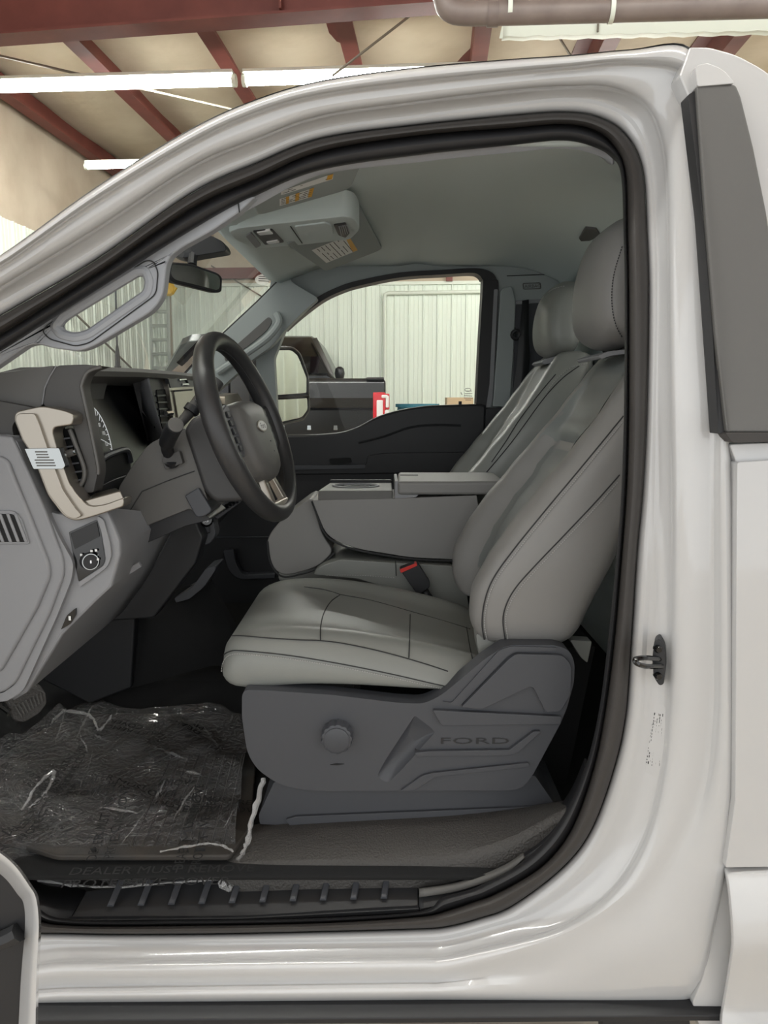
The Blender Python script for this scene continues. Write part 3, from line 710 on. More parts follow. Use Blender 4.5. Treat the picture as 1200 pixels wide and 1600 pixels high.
# instrument hood: near side wall band
ho = [(66,632),(70,605),(86,572),(128,570),(152,572)]
hood = rnd([(66,634,8),(72,600,14),(86,571,10),(134,569.5,8),(160,572,0),(135,580,10),(126,600,14),(127,612,10),(140,670,0),(152,728,8),(152,742,6),(146,770,4),(128,770,4),(135,748,6),(135,728,6),(124,698,0),(115,668,4),(104,642,0)], 8, 4)
MB().prism([P(x, y, 1.39) for x, y in hood], (0, .045, 0)).build('instrument_hood', 'dash_dark', dash, bevel=.008, seg=3)
MB().tube([P(x, y, 1.3885) for x, y in ((88,571.5),(78,588),(70,606),(66,632))], .0012, 5).build('hood_joint', 'plastic_light', dash)
# light inner edge of the hood
MB().tube(crom([P(x, y, 1.389) for x, y in ((158,573),(137,581),(128,600),(129,613),(142,672),(153,728),(153,741))], 4), .0035, 6).build('hood_edge', 'plastic_mid', dash)
# cluster recess box
XS = -.60
rec = [Vector((-.64, 1.44, 1.505)), Vector((-.64, 2.10, 1.505)), Vector((-.59, 2.10, 1.18)), Vector((-.59, 1.44, 1.18))]
MB().prism(rec, (-.03, 0, 0)).build('cluster_back', 'black_void', dash)
cl = MB().prism([Vector((-.625, 1.445, 1.50)), Vector((-.625, 1.90, 1.50)), Vector((-.612, 1.905, 1.45)), Vector((-.59, 1.90, 1.36)), Vector((-.57, 1.89, 1.27)), Vector((-.57, 1.445, 1.27))], (.004, 0, 0))
cl_bv = cl.bvh(); clo = cl.build('cluster_screen', 'screen_black', dash, bevel=.002, label='dark glossy instrument screen')
# speedometer arc
gc = PX(138, 700, -.592); gr = .060
def onscreen(Y, Z):
    # plane through the screen
    t = (1.50 - Z)/(1.50 - 1.27); return Vector((-.618 + .055*t, Y, Z))
arc = MB(); Gc = (1.590, 1.372)
for k in range(33):
    a = R(-35 + 110*k/32); a2 = R(-35 + 110*(k+1)/32)
    arc.tube([onscreen(Gc[0] + gr*math.cos(a), Gc[1] + gr*1.1*math.sin(a)), onscreen(Gc[0] + gr*math.cos(a2), Gc[1] + gr*1.1*math.sin(a2))], .0009, 4)
for k in range(12):
    a = R(-35 + 10*k); r0 = gr*(.86 if k % 2 else .76)
    arc.tube([onscreen(Gc[0] + r0*math.cos(a), Gc[1] + r0*1.1*math.sin(a)), onscreen(Gc[0] + gr*math.cos(a), Gc[1] + gr*1.1*math.sin(a))], .0008, 4)
arc.tube([onscreen(*Gc), onscreen(Gc[0] + gr*.6*math.cos(R(-15)), Gc[1] + gr*.6*math.sin(R(-15)))], .0008, 4)
for txt, ad in (('80', 48), ('100', 15), ('120', -22)):
    c = onscreen(Gc[0] + gr*.55*math.cos(R(ad)), Gc[1] + gr*.6*math.sin(R(ad)) - .004) + Vector((.001, 0, 0))
    v, f = text_mesh(txt, .012, c, (0, 1, 0), (-.2, 0, 1), align='CENTER'); arc.add(v, f)
arc.build('gauge', 'ink_light', clo)
# far wall of the recess (grey) with chrome edge
fwq = [PX(208,592,-.605), PX(212,610,-.60), PX(222,640,-.592), PX(236,692,-.575)]; fwr = [PX(231,590,-.545), PX(234,604,-.545), PX(241,634,-.545), PX(256,684,-.545)]
MB().loft([fwq, fwr], closed=False).build('recess_wall', 'plastic_light', dash, solid=.006)
MB().loft([[PX(150,588,-.62), PX(208,590,-.615)], [PX(150,576,-.55), PX(231,588,-.545)]], closed=False).build('recess_ceiling', 'plastic_black', dash, solid=.004)
MB().tube([PX(x, y, -.551) for x, y in ((231,590),(240,625),(254,682))], .0018, 6).build('chrome_edge', 'chrome', dash)
# lower cluster pocket
pk = rnd([(156,742,6),(164,720,10),(196,704,6),(201,706,4),(205,735,6),(206,760,8),(198,770,6),(158,776,4)], 5)
MB().prism([PX(x, y, -.562) for x, y in pk], (-.03, 0, 0)).build('pocket', 'black_void', dash)
MB().tube(crom([PX(x, y, -.559) for x, y in ((155,722),(166,712),(192,703),(200,706),(204,722))], 4), .0065, 8).build('pocket_lip', 'plastic_shield', dash)
lw = rnd([(155,760,4),(180,748,6),(205,740,4),(207,760,6),(200,775,6),(160,782,4)], 4)
MB().prism([PX(x, y, -.557) for x, y in lw], (-.03, 0, 0)).build('pocket_floor', 'plastic_black', dash, bevel=.003)
# centre stack: vent, screen, silver panels
cs = rnd([(232,590,2),(256,588,3),(262,600,2),(276,690,0),(256,690,0)], 2)
MB().prism([PX(x, y, -.548) for x, y in cs], (-.05, .03, 0)).build('stack_side', 'dash_dark', dash, bevel=.003)
vt = thing('centre_vent', 'black slatted air vent left of the centre screen', 'air vent', PX(257, 635, -.545))
MB().prism([PX(x, y, -.545) for x, y in rnd([(245,609,2),(263,608,2),(272,668,2),(254,670,2)], 2)], (-.02, 0, 0)).build('vent_box', 'black_void', vt)
for k in range(5):
    y = 617 + 10.5*k; MB().prism([PX(a, b, -.542) for a, b in ((246+1.4*k, y), (263.5+1.4*k, y-.6), (263.8+1.4*k, y+2), (246.3+1.4*k, y+2.6))], (-.012, 0, 0)).build('slat', 'plastic_black', vt)
MB().tube([PX(258, 646, -.538), PX(268, 645, -.538)], .007, 8).build('vent_knob', 'chrome', vt)
MB().tube([PX(x, y, -.54) for x, y in ((264,606),(268,630),(275,672))], .002, 6).build('vent_trim', 'chrome', vt)
sk = rnd([(262,590,2),(330,586,3),(345,680,0),(276,690,0),(266,620,0)], 2)
MB().prism([PX(x, y, -.535) for x, y in sk], (-.05, 0, 0)).build('stack_face', 'silver', dash, bevel=.003)
MB().prism([PX(x, y, -.532) for x, y in ((263,592),(322,588),(326,603),(267,606))], (-.01, 0, 0)).build('stack_slot', 'plastic_shield', dash)
MB().tube([PX(279, 594, -.53), PX(290, 593, -.53), PX(294, 600, -.53), PX(284, 601, -.53)], .0035, 6).build('stack_latch', 'chrome', dash)
MB().prism([PX(x, y, -.531) for x, y in rnd([(272,612,2),(340,606,2),(352,668,2),(282,676,2)], 2)], (-.01, 0, 0)).build('centre_screen', 'silver', dash, bevel=.002)
MB().tube([PX(272, 611, -.530), PX(300, 609, -.530)], .0022, 5).build('screen_gap', 'seam', dash)
# far (right of centre) vent trim beyond the wheel
ft = rnd([(352,618,3),(372,614,3),(384,634,5),(388,648,3),(380,645,2),(374,630,3),(352,634,3)], 3)
MB().prism([PX(x, y, -.52) for x, y in ft], (-.05, 0, 0)).build('right_vent_trim', 'silver', dash, bevel=.004)
MB().prism([PX(x, y, -.53) for x, y in ((352,632),(374,630),(382,650),(352,650))], (-.03, 0, 0)).build('right_vent', 'black_void', dash)
# dark structure of the passenger dash (fills behind the wheel)
MB().prism([Vector((-.56, 2.22, 1.49)), Vector((-.56, 2.73, 1.45)), Vector((-.50, 2.73, 1.10)), Vector((-.50, 2.22, 1.06))], (-.2, 0, 0)).build('passenger_dash', 'plastic_black', dash, bevel=.02, seg=3)
# end cap panel
ec = rnd([(-110,680,0),(0,680,0),(18,682,4),(30,706,0),(72,800,0),(98,872,12),(100,898,12),(78,958,0),(24,1068,10),(4,1083,8),(-110,1090,0)], 4)
MB().prism([P(x, y, 1.345) for x, y in ec], (0, .05, 0)).build('end_cap', 'plastic_light', dash, bevel=.005, seg=3)
ei = rnd([(-110,712,0),(0,713,0),(12,720,6),(36,780,0),(76,880,10),(78,902,10),(58,950,0),(0,1052,10),(-110,1062,0)], 5)
MB().prism([P(x, y, 1.337) for x, y in ei], (0, .02, 0)).build('end_cap_panel', 'plastic_light', dash, bevel=.006, seg=3)
ev = thing('side_defrost_vent', 'grey slotted defroster vent in the dashboard end panel', 'air vent', P(15, 825, 1.34))
fr_ = rnd([(-60,798,0),(22,798,8),(34,812,4),(46,850,3),(-60,851,0)], 4)
MB().prism([P(x, y, 1.333) for x, y in fr_], (0, .01, 0)).build('vent_frame', 'plastic_light', ev, bevel=.002)
MB().prism([P(x, y, 1.3325) for x, y in rnd([(-60,803,0),(20,803,4),(30,815,4),(40,847,2),(-60,847,0)], 4)], (0, .01, 0)).build('vent_well', 'black_void', ev)
for k in range(6):
    x = -32 + 12.2*k
    MB().prism([P(x - 8, 803, 1.330), P(x - 3, 803, 1.330), P(x + 14, 847, 1.330), P(x + 9, 847, 1.330)], (0, .012, 0)).build('slat', 'plastic_light', ev, bevel=.001)
# band between seam and lower dash
bd_ = rnd([(20,684,2),(27,690,4),(60,770,0),(92,838,0),(115,880,10),(112,905,10),(88,965,0),(36,1080,10),(10,1096,6),(-110,1102,0),(-110,1088,0),(4,1083,4),(24,1069,6),(78,958,0),(100,898,8),(98,872,8),(72,800,0),(30,706,0)], 4)
MB().prism([P(x, y, 1.352) for x, y in bd_], (0, .05, 0)).build('lower_surround', 'plastic_light', dash, bevel=.004, seg=2)
# knee panel: faces the driver and runs inward
near = [(78,808),(128,800),(165,795),(184,845),(185,866),(172,915),(150,935),(95,990),(40,1080),(20,1092)]
far_ = [(205,812),(235,808),(268,805),(276,812),(270,822),(248,863),(238,885),(222,912),(190,955),(165,975)]
nv = [P(x, y, 1.365) for x, y in near]; fv = [P(x, y, 1.80) for x, y in far_]
rows = [[a.lerp(b, t) for t in (0, .03, .25, .5, .75, 1)] for a, b in zip(nv, fv)]
KP = MB().loft(rows, closed=False); kp_bv = KP.bvh()
KP.build('knee_panel', 'plastic_light', dash, solid=.006, sharp=25)
nf = rnd([(58,768,0),(78,800,0),(128,812,0),(165,796,4),(184,845,4),(185,868,8),(172,916,8),(150,936,0),(95,990,0),(40,1080,6),(20,1092,4),(10,1094,0),(34,1078,0),(86,964,0),(110,905,8),(112,880,8),(90,838,0)], 4)
MB().prism([P(x, y, 1.3645) for x, y in nf], (0, .02, 0)).build('knee_flank', 'plastic_light', dash, bevel=.004)
# headlight switch panel
def drape_prism(bv, pts, off, depth, name, m, par, bevel=.001):
    q = drape(bv, pts, off)
    if len(q) < 3: return None
    return MB().prism(q, (-depth*.9, depth*.5, 0)).build(name, m, par, bevel=bevel)
hs = thing('headlight_switch', 'black headlight switch panel with chrome ringed dial below the vent', 'switch', P(140, 860, 1.38))
spq = rnd([(108,832,2),(152,812,4),(158,830,4),(164,876,6),(160,884,4),(123,909,2)], 3)
MB().prism([P(x, y, 1.362) for x, y in spq], (-.02, .03, 0)).build('bezel', 'gloss_black', hs, bevel=.002)
MB().prism([P(x, y, 1.3605) for x, y in rnd([(110,834,1),(151,815,2),(156,838,2),(117,858,1)], 2)], (-.01, .02, 0)).build('blank_cover', 'plastic_black', hs, bevel=.001)
dc = P(139, 877, 1.357); dn = Vector((.62, -.78, .05))
MB().lathe([(.0150, -.006), (.0150, .006), (.0140, .007)], dc, dn, 24).build('dial', 'plastic_black', hs)
MB().lathe([(.0132, .0070), (.0148, .0070), (.0148, .0090), (.0132, .0090)], dc, dn, 28, cap=(False, False)).build('dial_ring', 'chrome', hs)
MB().box(dc + dn.normalized()*.0105, (.002, .002, .005)).build('dial_mark', 'ink_light', hs)
for x, y in ((127,867),(143,861),(150,860),(153,874)): MB().box(P(x, y, 1.3575), (.004, .001, .004)).build('icon', 'label_white', hs)
rm = rnd([(152,806,4),(162,812,6),(172,850,6),(174,868,6),(168,886,8),(124,918,2),(122,910,1),(162,884,4),(166,874,4),(158,830,4),(152,812,2)], 3)
MB().prism([P(x, y, 1.358) for x, y in rm], (0, .03, 0)).build('bezel_rim', 'plastic_light', hs, bevel=.002)
# parking brake release
pb = rnd([(95,984,2),(104,962,4),(118,950,3),(118,962,3),(110,975,4)], 3)
tag(MB().prism([P(x, y, 1.358) for x, y in pb], (0, .02, 0)).build('brake_release', 'gloss_black', bevel=.002), 'small black brake release lever low on the grey knee panel', 'lever')
MB().box(P(109, 966, 1.3565), (.004, .001, .008)).build('icon', 'label_white', bpy.data.objects['brake_release'])
# pale ledge in knee panel
lg = [(172,912),(178,898),(214,880),(220,884),(176,918)]
MB().prism([P(x, y, 1.50) for x, y in ((170,918),(176,902),(216,878),(221,886))], (0, .01, 0)).build('knee_ledge', 'plastic_light', dash, bevel=.002)
# dark lower centre panel
dl = rnd([(270,822,2),(300,800,0),(318,840,0),(306,880,0),(272,925,0),(240,966,4),(160,972,0),(205,935,0),(248,866,0)], 4)
MB().prism([P(x, y, 1.83) for x, y in dl], (0, .06, 0)).build('lower_centre_panel', 'plastic_black', dash, bevel=.006)
# ignition / button pod
pod = rnd([(292,812,3),(330,800,4),(338,835,6),(328,850,4),(303,856,4)], 3)
MB().prism([P(x, y, 1.88) for x, y in pod], (0, .05, 0)).build('control_pod', 'plastic_shield', dash, bevel=.004)
dn2 = Vector((.5, -1, .15)); MB().lathe([(.018, -.01), (.018, .008), (.013, .012)], P(321, 812, 1.872), dn2, 20).build('start_button', 'gloss_black', dash)
v, f = text_mesh('START', .0055, P(317, 812, 1.855), (1, .3, 0), (0, 0, 1)); v2, f2 = text_mesh('STOP', .0055, P(317.5, 816, 1.855), (1, .3, 0), (0, 0, 1))
MB().add(v, f).add(v2, f2).build('start_lettering', 'ink_light', dash)
MB().tube([P(x, y, 1.875) for x, y in ((302,808),(309,838),(328,832),(327,822))], .0012, 5).build('pod_trim', 'chrome', dash)
bt = MB()
for k in range(7):
    c = P(338 + 5.2*k, 803 - 3.2*k, 1.90); MB().tube([c, c + Vector((.004, -.012, .006))], .006, 7).build('toggle', 'gloss_black', dash)
MB().prism([P(x, y, 1.90) for x, y in ((328,790),(358,778),(368,772),(372,788),(340,812),(330,806))], (0, .05, 0)).build('switch_shelf', 'plastic_shield', dash, bevel=.003)
# lower tray on the tunnel
ty = rnd([(272,935,2),(300,918,2),(322,888,2),(338,884,3),(336,892,3),(318,918,4),(296,936,3),(275,942,2)], 3)
MB().prism([P(x, y, 2.0) for x, y in ty], (0, .1, 0)).build('lower_tray', 'plastic_shield', dash, bevel=.004)
# ---- silver C trim round the outer vent
sv_ = thing('outer_vent', 'brushed silver C-shaped surround with black slatted air vent at the dashboard end', 'air vent', P(90, 730, 1.36))
co = [(21,655,10),(24,643,8),(42,639,8),(66,634,10),(100,641,6),(113,646,6),(115,655,4),(112,664,4),(84,668,6),(82,678,8),(92,710,0),(108,755,6),(124,778,10),(140,792,12),(165,788,8),(192,778,4),(194,785,4),(192,792,3),(150,806,8),(118,815,12),(100,808,10),(74,774,8),(50,712,0),(34,688,0)]
MB().prism([P(x, y, 1.345) for x, y in rnd(co, 6, 4)], (0, .045, 0)).build('surround', 'silver', sv_, bevel=.007, seg=3)
# outer flank of the C, slightly proud (the brushed face toward the door)
fl_ = rnd([(23,655,8),(27,646,6),(54,646,4),(62,665,4),(78,712,0),(98,765,4),(118,795,6),(128,806,4),(116,812,8),(102,806,8),(76,773,6),(52,712,0),(36,688,0)], 5)
MB().prism([P(x, y, 1.338) for x, y in fl_], (0, .02, 0)).build('flank', 'silver', sv_, bevel=.004, seg=3)
# top and bottom arms running inward
MB().loft([[P(x, y, 1.35) for x, y in ((66,634),(100,641),(113,647),(114,660),(110,665),(86,666))], [P(x, y, 1.47) + Vector((-.02, 0, 0)) for x, y in ((88,634),(116,640),(127,645),(128,655),(124,660),(104,661))]]).build('top_arm', 'silver', sv_, bevel=.004)
MB().loft([[P(x, y, 1.35) for x, y in ((130,782),(188,766),(194,779),(191,790),(150,806))], [P(x, y, 1.55) + Vector((0, 0, 0)) for x, y in ((150,768),(182,762),(186,768),(184,774),(160,782))]]).build('bottom_arm', 'silver', sv_, bevel=.004)
# chrome marker with flag relief
cm = rnd([(38,701,2),(78,700,2),(92,700,2),(102,728,2),(98,733,2),(52,733,2)], 2)
MB().prism([P(x, y, 1.334) for x, y in cm], (0, .02, 0)).build('chrome_clip', 'chrome', sv_, bevel=.002)
for k in range(6): MB().box(P(64 + 1.6*k, 706 + 4.3*k, 1.3335), (.020 if k < 3 else .032, .002, .0022)).build('clip_bar', 'plastic_mid', sv_)
# vent interior
vb = rnd([(83,674,3),(108,669,4),(122,700,0),(132,732,6),(130,750,6),(122,760,4),(112,752,4),(98,716,0)], 3)
MB().prism([P(x, y, 1.405) for x, y in vb], (0, .02, 0)).build('vent_well', 'black_void', sv_)
for k in range(6):
    y = 684 + 13*k; x0 = 86 + 4.8*k; x1 = min(109 + 4.8*k, 129)
    MB().prism([P(a, b, 1.385) for a, b in ((x0, y+2), (x1, y-1), (x1, y+1.5), (x0, y+4.5))], (0, .02, 0)).build('slat', 'plastic_shield', sv_)
MB().tube(crom([P(x, y, 1.383) for x, y in ((109,671),(120,700),(131,730),(131,748),(124,760))], 4), .004, 8).build('vent_rim', 'plastic_mid', sv_)
MB().tube([P(102, 710, 1.378), P(117, 706, 1.378)], .0068, 12).build('vent_thumb', 'plastic_mid', sv_)
for x, y in ((103,710),(118,706)): MB().tube([P(x-1.4, y+.3, 1.378), P(x+1.4, y-.3, 1.378)], .0074, 12).build('thumb_ring', 'chrome', sv_)
# ================================================================ steering column and wheel
colm = thing('steering_column', 'dark grey steering column shroud with two stalks', 'steering column', P(300, 740, 1.6))
c1 = rnd([(186,760,8),(212,720,12),(232,694,12),(252,684,6),(290,668,6),(300,690,6),(318,760,0),(330,800,6),(312,806,6),(296,795,4),(178,842,4),(172,818,4)], 5)
MB().prism([P(x, y, 1.56) for x, y in c1], (0, .16, 0)).build('shroud', 'plastic_mid', colm, bevel=.02, seg=4)
MB().tube([P(x, y, 1.559) for x, y in ((176,833),(205,795),(222,768),(260,752),(304,736))], .0011, 5).build('shroud_joint', 'seam', colm)
c2 = rnd([(172,838,3),(300,790,3),(316,800,6),(330,812,4),(290,822,0),(190,866,3),(178,862,3)], 3)
MB().prism([P(x, y, 1.57) for x, y in c2], (0, .16, 0)).build('lower_shroud', 'plastic_black', colm, bevel=.008)
c4 = rnd([(288,775,3),(310,762,3),(332,798,6),(318,808,6),(306,808,4)], 3)
MB().prism([P(x, y, 1.55) for x, y in c4], (0, .1, 0)).build('column_bracket', 'plastic_shield', colm, bevel=.004)
MB().prism([P(x, y, 1.57) for x, y in rnd([(195,815,4),(225,808,4),(224,818,4),(205,824,4)], 3)], (0, .05, 0)).build('tilt_lever', 'plastic_shield', colm, bevel=.003)
c3 = rnd([(286,672,10),(300,652,10),(330,642,8),(350,642,8),(362,690,20),(382,745,20),(386,784,12),(335,786,12),(318,768,10)], 8)
MB().prism([P(x, y, 1.54) for x, y in c3], (0, .14, 0)).build('wheel_shroud', 'shroud', colm, bevel=.022, seg=4)
# turn signal stalk pointing at the viewer
MB().prism([P(x, y, 1.545) for x, y in rnd([(252,716,2),(280,704,3),(286,724,2),(258,734,2)], 3)], (0, .03, 0)).build('stalk_plate', 'dash_dark', colm, bevel=.002)
ts = thing('turn_signal_stalk', 'black turn signal stalk with round flat end nearest the viewer', 'stalk', P(266, 700, 1.5))
MB().tube(crom([P(268,722,1.57), P(263,708,1.55), P(261,692,1.52), P(268,675,1.475), P(274,665,1.45)], 5), [.011]*6 + [.0125]*4 + [.0155]*11, 20).build('stem', 'plastic_black', ts)
MB().lathe([(.0150, 0), (.0150, .001), (.0142, .002)], P(274.6, 664, 1.449), P(274.6,664,1.449) - P(268,675,1.475), 24).build('end_face', 'plastic_mid', ts)
MB().lathe([(.016, -.006), (.0165, 0), (.0155, .006)], P(268, 720, 1.555), P(263,708,1.55) - P(268,722,1.57), 20).build('boot_ring', 'plastic_black', ts)
# gear selector on the far side of the column
gs = thing('gear_selector', 'black gear selector stalk with buttons behind the wheel rim', 'selector', P(305, 635, 1.75))
MB().tube([P(276,668,1.68), P(290,652,1.69), P(300,640,1.70), P(312,628,1.71), P(328,610,1.72), P(340,594,1.73)], [.010, .011, .013, .017, .018, .016], 14).build('stem', 'dash_dark', gs)
MB().tube([P(297,644,1.69), P(303,636,1.695)], .0172, 14).build('collar', 'plastic_black', gs)
for a, b in ((309,624),(315,618),(312,632),(318,626)): MB().box(P(a, b, 1.692), (.011, .006, .010), Matrix.Rotation(R(-40), 3, 'Y')).build('button', 'gloss_black', gs, bevel=.001)
# wheel
wc = P(389, 668, 1.595); wu = Vector((-.338, 0, .941)); wl_ = Vector((0, 1, 0)); wn = Vector((.941, 0, .338))
wrot = Matrix.Rotation(R(-7.5), 3, 'Z'); wu = wrot @ wu; wl_ = wrot @ wl_; wn = wrot @ wn
def wp(a, b, c=0): return wc + wl_*a + wu*b + wn*c      # lateral, up, toward driver
sw = thing('steering_wheel', 'black leather steering wheel with silver lower spoke and oval badge', 'steering wheel', wc)
RW = .186; n = 72
rings = []
for i in range(n):
    t = 2*math.pi*i/n; er = wl_*math.cos(t) + wu*math.sin(t)
    flat = 1.0
    rr = .0195 + .0015*max(0, math.cos(2*t))
    rings.append([wc + er*(RW + rr*.95*math.cos(2*math.pi*k/16)) + wn*(rr*1.05*math.sin(2*math.pi*k/16)) for k in range(16)])
MB().loft(rings, loop=True).build('rim', 'wheel_leather', sw, sharp=60)
MB().tube([wc + (wl_*math.cos(2*math.pi*i/60) + wu*math.sin(2*math.pi*i/60))*(RW - .0185) for i in range(60)], .0011, 5, closed=True).build('rim_seam', 'seam', sw)
# hub: rounded shield
def hubring(c, s, sz=1):
    pts = [(-.085,.060),(-.070,.078),(0,.086),(.070,.078),(.085,.060),(.088,.0),(.080,-.045),(.055,-.080),(0,-.092),(-.055,-.080),(-.080,-.045),(-.088,.0)]
    q = crom([Vector((a*s, b*s, 0)) for a, b in pts], 4, True); return [wp(v.x, v.y - .028, c) for v in q]
MB().loft([hubring(-.055, .95), hubring(-.03, 1.0), hubring(.002, .98), hubring(.014, .94), hubring(.022, .84), hubring(.026, .55)]).build('hub', 'plastic_mid', sw, sharp=60)
# oval badge
bg_ = MB().loft([[wp(.030*math.cos(t*.3), -.006 + .0125*math.sin(t*.3), h) for t in [k*2*math.pi/.3/28 for k in range(28)]] for h in (.022, .0285)]); bgo = bg_.build('badge', 'silver', sw, bevel=.001)
bp2 = MB().loft([[wp(.027*math.cos(k*2*math.pi/28), -.006 + .0100*math.sin(k*2*math.pi/28), h) for k in range(28)] for h in (.0285, .0292)]); bp2.build('badge_field', 'label_white', bgo)
v, f = text_mesh('Ford', .017, wp(0, -.0115, .0297), wl_, wu, align='CENTER'); MB().add(v, f).build('badge_script', 'plastic_shield', bgo)
for dy in (-.040, -.062): MB().box(wp(.030, dy, .0245), (.003, .010, .004)).build('hub_icon', 'plastic_black', sw)
# side spokes with button pods
for s in (-1, 1):
    sec = lambda a, hw, c, th: [wp(s*a, -.004+hw, c+th), wp(s*a, -.004-hw, c+th), wp(s*a, -.004-hw, c-th), wp(s*a, -.004+hw, c-th)]
    MB().loft([sec(.075, .052, -.012, .012), sec(.12, .045, -.010, .010), sec(.16, .050, -.004, .010), sec(.185, .062, 0, .010)]).build('spoke', 'wheel_leather', sw, bevel=.008, seg=3)
    pd = crom([wp(s*a, b, .006) for a, b in ((.095,.040),(.120,.044),(.142,.028),(.146,-.022),(.138,-.052),(.100,-.050))], 4, True)
    MB().prism(pd, -wn*.012).build('button_pod', 'plastic_shield', sw, bevel=.003)
    for k in range(5): MB().box(wp(s*.120, .028 - .017*k, .0075), (.004, .026, .012), Matrix.Rotation(R(-20), 3, 'Y')).build('button', 'plastic_black', sw, bevel=.001)
# lower silver spoke
ls_ = lambda b, w, c, th: [wp(-w, b, c+th), wp(w, b, c+th), wp(w, b, c-th), wp(-w, b, c-th)]
for s in (-1, 1):
    MB().loft([[wp(s*.028 - .010, -.10, .004), wp(s*.028 + .010, -.10, .004), wp(s*.028 + .010, -.10, -.012), wp(s*.028 - .010, -.10, -.012)], [wp(s*.048 - .011, -.182, .012), wp(s*.048 + .011, -.182, .012), wp(s*.048 + .011, -.182, -.006), wp(s*.048 - .011, -.182, -.006)]]).build('lower_spoke', 'silver', sw, bevel=.004)
MB().loft([ls_(-.160, .050, .004, .008), ls_(-.184, .056, .006, .010)]).build('lower_spoke_base', 'silver', sw, bevel=.005)
# ================================================================ seats
def ip(tab, x):
    if x <= tab[0][0]: return tab[0][1]
    for (a, b), (c, d) in zip(tab, tab[1:]):
        if x <= c:
            t = (x - a)/(c - a); t = t*t*(3 - 2*t) * .35 + t*.65
            return b + (d - b)*t
    return tab[-1][1]
# driver backrest: horizontal rings. front X of bolsters, recess of the centre, back X, half width
FXT = [(.985,.182),(1.03,.166),(1.09,.168),(1.15,.198),(1.21,.238),(1.29,.302),(1.36,.36),(1.43,.415),(1.50,.462),(1.56,.505)]
BXT = [(.985,.385),(1.0,.395),(1.2,.475),(1.4,.57),(1.56,.64)]
HWT = [(.985,.235),(1.02,.245),(1.15,.255),(1.35,.245),(1.45,.225),(1.52,.195),(1.56,.165)]
RCT = [(.985,.045),(1.1,.072),(1.25,.062),(1.4,.036),(1.56,.008)]
def back_ring(z, yc, shrink=0, zoff=0, hwk=1.0):
    fx, bx, hw, rc = ip(FXT, z) + shrink, ip(BXT, z) - shrink, (ip(HWT, z) - shrink)*hwk, ip(RCT, z)
    pts = []
    NF = 30
    for k in range(NF + 1):            # front, near (-) to far (+)
        u = -1 + 2*k/NF
        au = abs(u)
        b = 0.0
        # bolster bump peaked at .80, centre recessed
        s = max(0.0, min(1.0, (au - .50)/.20)); s = s*s*(3 - 2*s)
        x = fx + rc*(1 - s)
        if au > .80: q = (au - .80)/.20; x += .050*(1 - math.sqrt(max(0, 1 - q*q)))*1.0
        pts.append(Vector((x, yc + u*hw, z + zoff)))
    x_side = pts[-1].x
    for k in range(1, 6): pts.append(Vector((x_side + (bx - .03 - x_side)*k/6, yc + hw*(1.0 + .012*math.sin(math.pi*k/6)), z + zoff)))
    for k in range(7):
        u = 1 - 2*k/6; pts.append(Vector((bx - (.03 if abs(u) == 1 else 0), yc + u*hw*.97, z + zoff)))
    for k in range(5, 0, -1): pts.append(Vector((x_side + (bx - .03 - x_side)*k/6, yc - hw*(1.0 + .012*math.sin(math.pi*k/6)), z + zoff)))
    return pts
def backrest(yc, hwk=1.0):
    rings = [back_ring(.985, yc, .05, .002, hwk), back_ring(.985, yc, .015, -.004, hwk), back_ring(.985, yc, 0, .008, hwk)]
    z = 1.01
    while z < 1.555: rings.append(back_ring(z, yc, 0, 0, hwk)); z += .022
    rings += [back_ring(1.56, yc, .008, .008, hwk), back_ring(1.56, yc, .022, .020, hwk), back_ring(1.56, yc, .05, .026, hwk)]
    return MB().loft(rings)
def headrest(yc, x0, z0, h=.215, w=.135, th=.10, lean=.28):
    # rings upward along a leaning axis
    rings = []
    for k in range(15):
        t = k/14; z = z0 + h*t
        e = (1 - (2*t - 1)**6)**.5 if 0 < t < 1 else .28
        e = max(e, .30)
        ww = w*e*(1 - .12*t); tt = th*e*(.86 + .2*math.sin(math.pi*t))
        cx = x0 + lean*h*t - .012*math.sin(math.pi*t)
        rings.append([Vector((cx + (-tt*.5 if math.cos(a) > 0 else tt*.5)*abs(math.cos(a))**.62, yc + ww*(1 if math.sin(a) > 0 else -1)*abs(math.sin(a))**.62, z)) for a in [2*math.pi*j/36 for j in range(36)]])
    return MB().loft(rings)
def seams(bv, lines, par, name='seam', r=.0013, m='seam', off=.0004, n=8):
    k = MB()
    for L in lines:
        q = drape(bv, crom2(L, n), off)
        if len(q) > 2: k.tube(q, r, 5)
    if k.v: return k.build(name, m, par)
def stitches(bv, lines, par, step=3.8, duty=.6, r=.0012, off=.0012, m='thread'):
    k = MB()
    for L in lines:
        pts = crom2(L, 30); acc = 0; nxt = 0
        segs = []
        for a, b in zip(pts, pts[1:]):
            d = math.hypot(b[0]-a[0], b[1]-a[1]); segs.append((acc, acc+d, a, b)); acc += d
        def at(s):
            for s0, s1, a, b in segs:
                if s <= s1 + 1e-9: t = (s - s0)/max(1e-9, s1 - s0); return (a[0]+(b[0]-a[0])*t, a[1]+(b[1]-a[1])*t)
            return pts[-1]
        s = 0
        while s + step < acc:
            q = drape(bv, [at(s), at(s + step*duty)], off)
            if len(q) == 2: k.tube(q, r, 4)
            s += step
    if k.v: return k.build('stitching', m, par, kind='stuff')
YD = 1.650
ds = thing('car_seat', 'grey vinyl driver bucket seat with black plastic side shield', 'seat', (.1, YD, .62))
BK = backrest(YD); bk_bv = BK.bvh()
bko = BK.build('backrest', 'vinyl_side', ds, sharp=70, sub=1)
seams(bk_bv, [[(757,1002),(753,975),(757,940),(770,905),(800,862),(850,800),(910,728),(974,650)], [(790,1003),(786,970),(791,945),(806,918),(835,885),(880,838),(930,785),(968,742)]], bko)
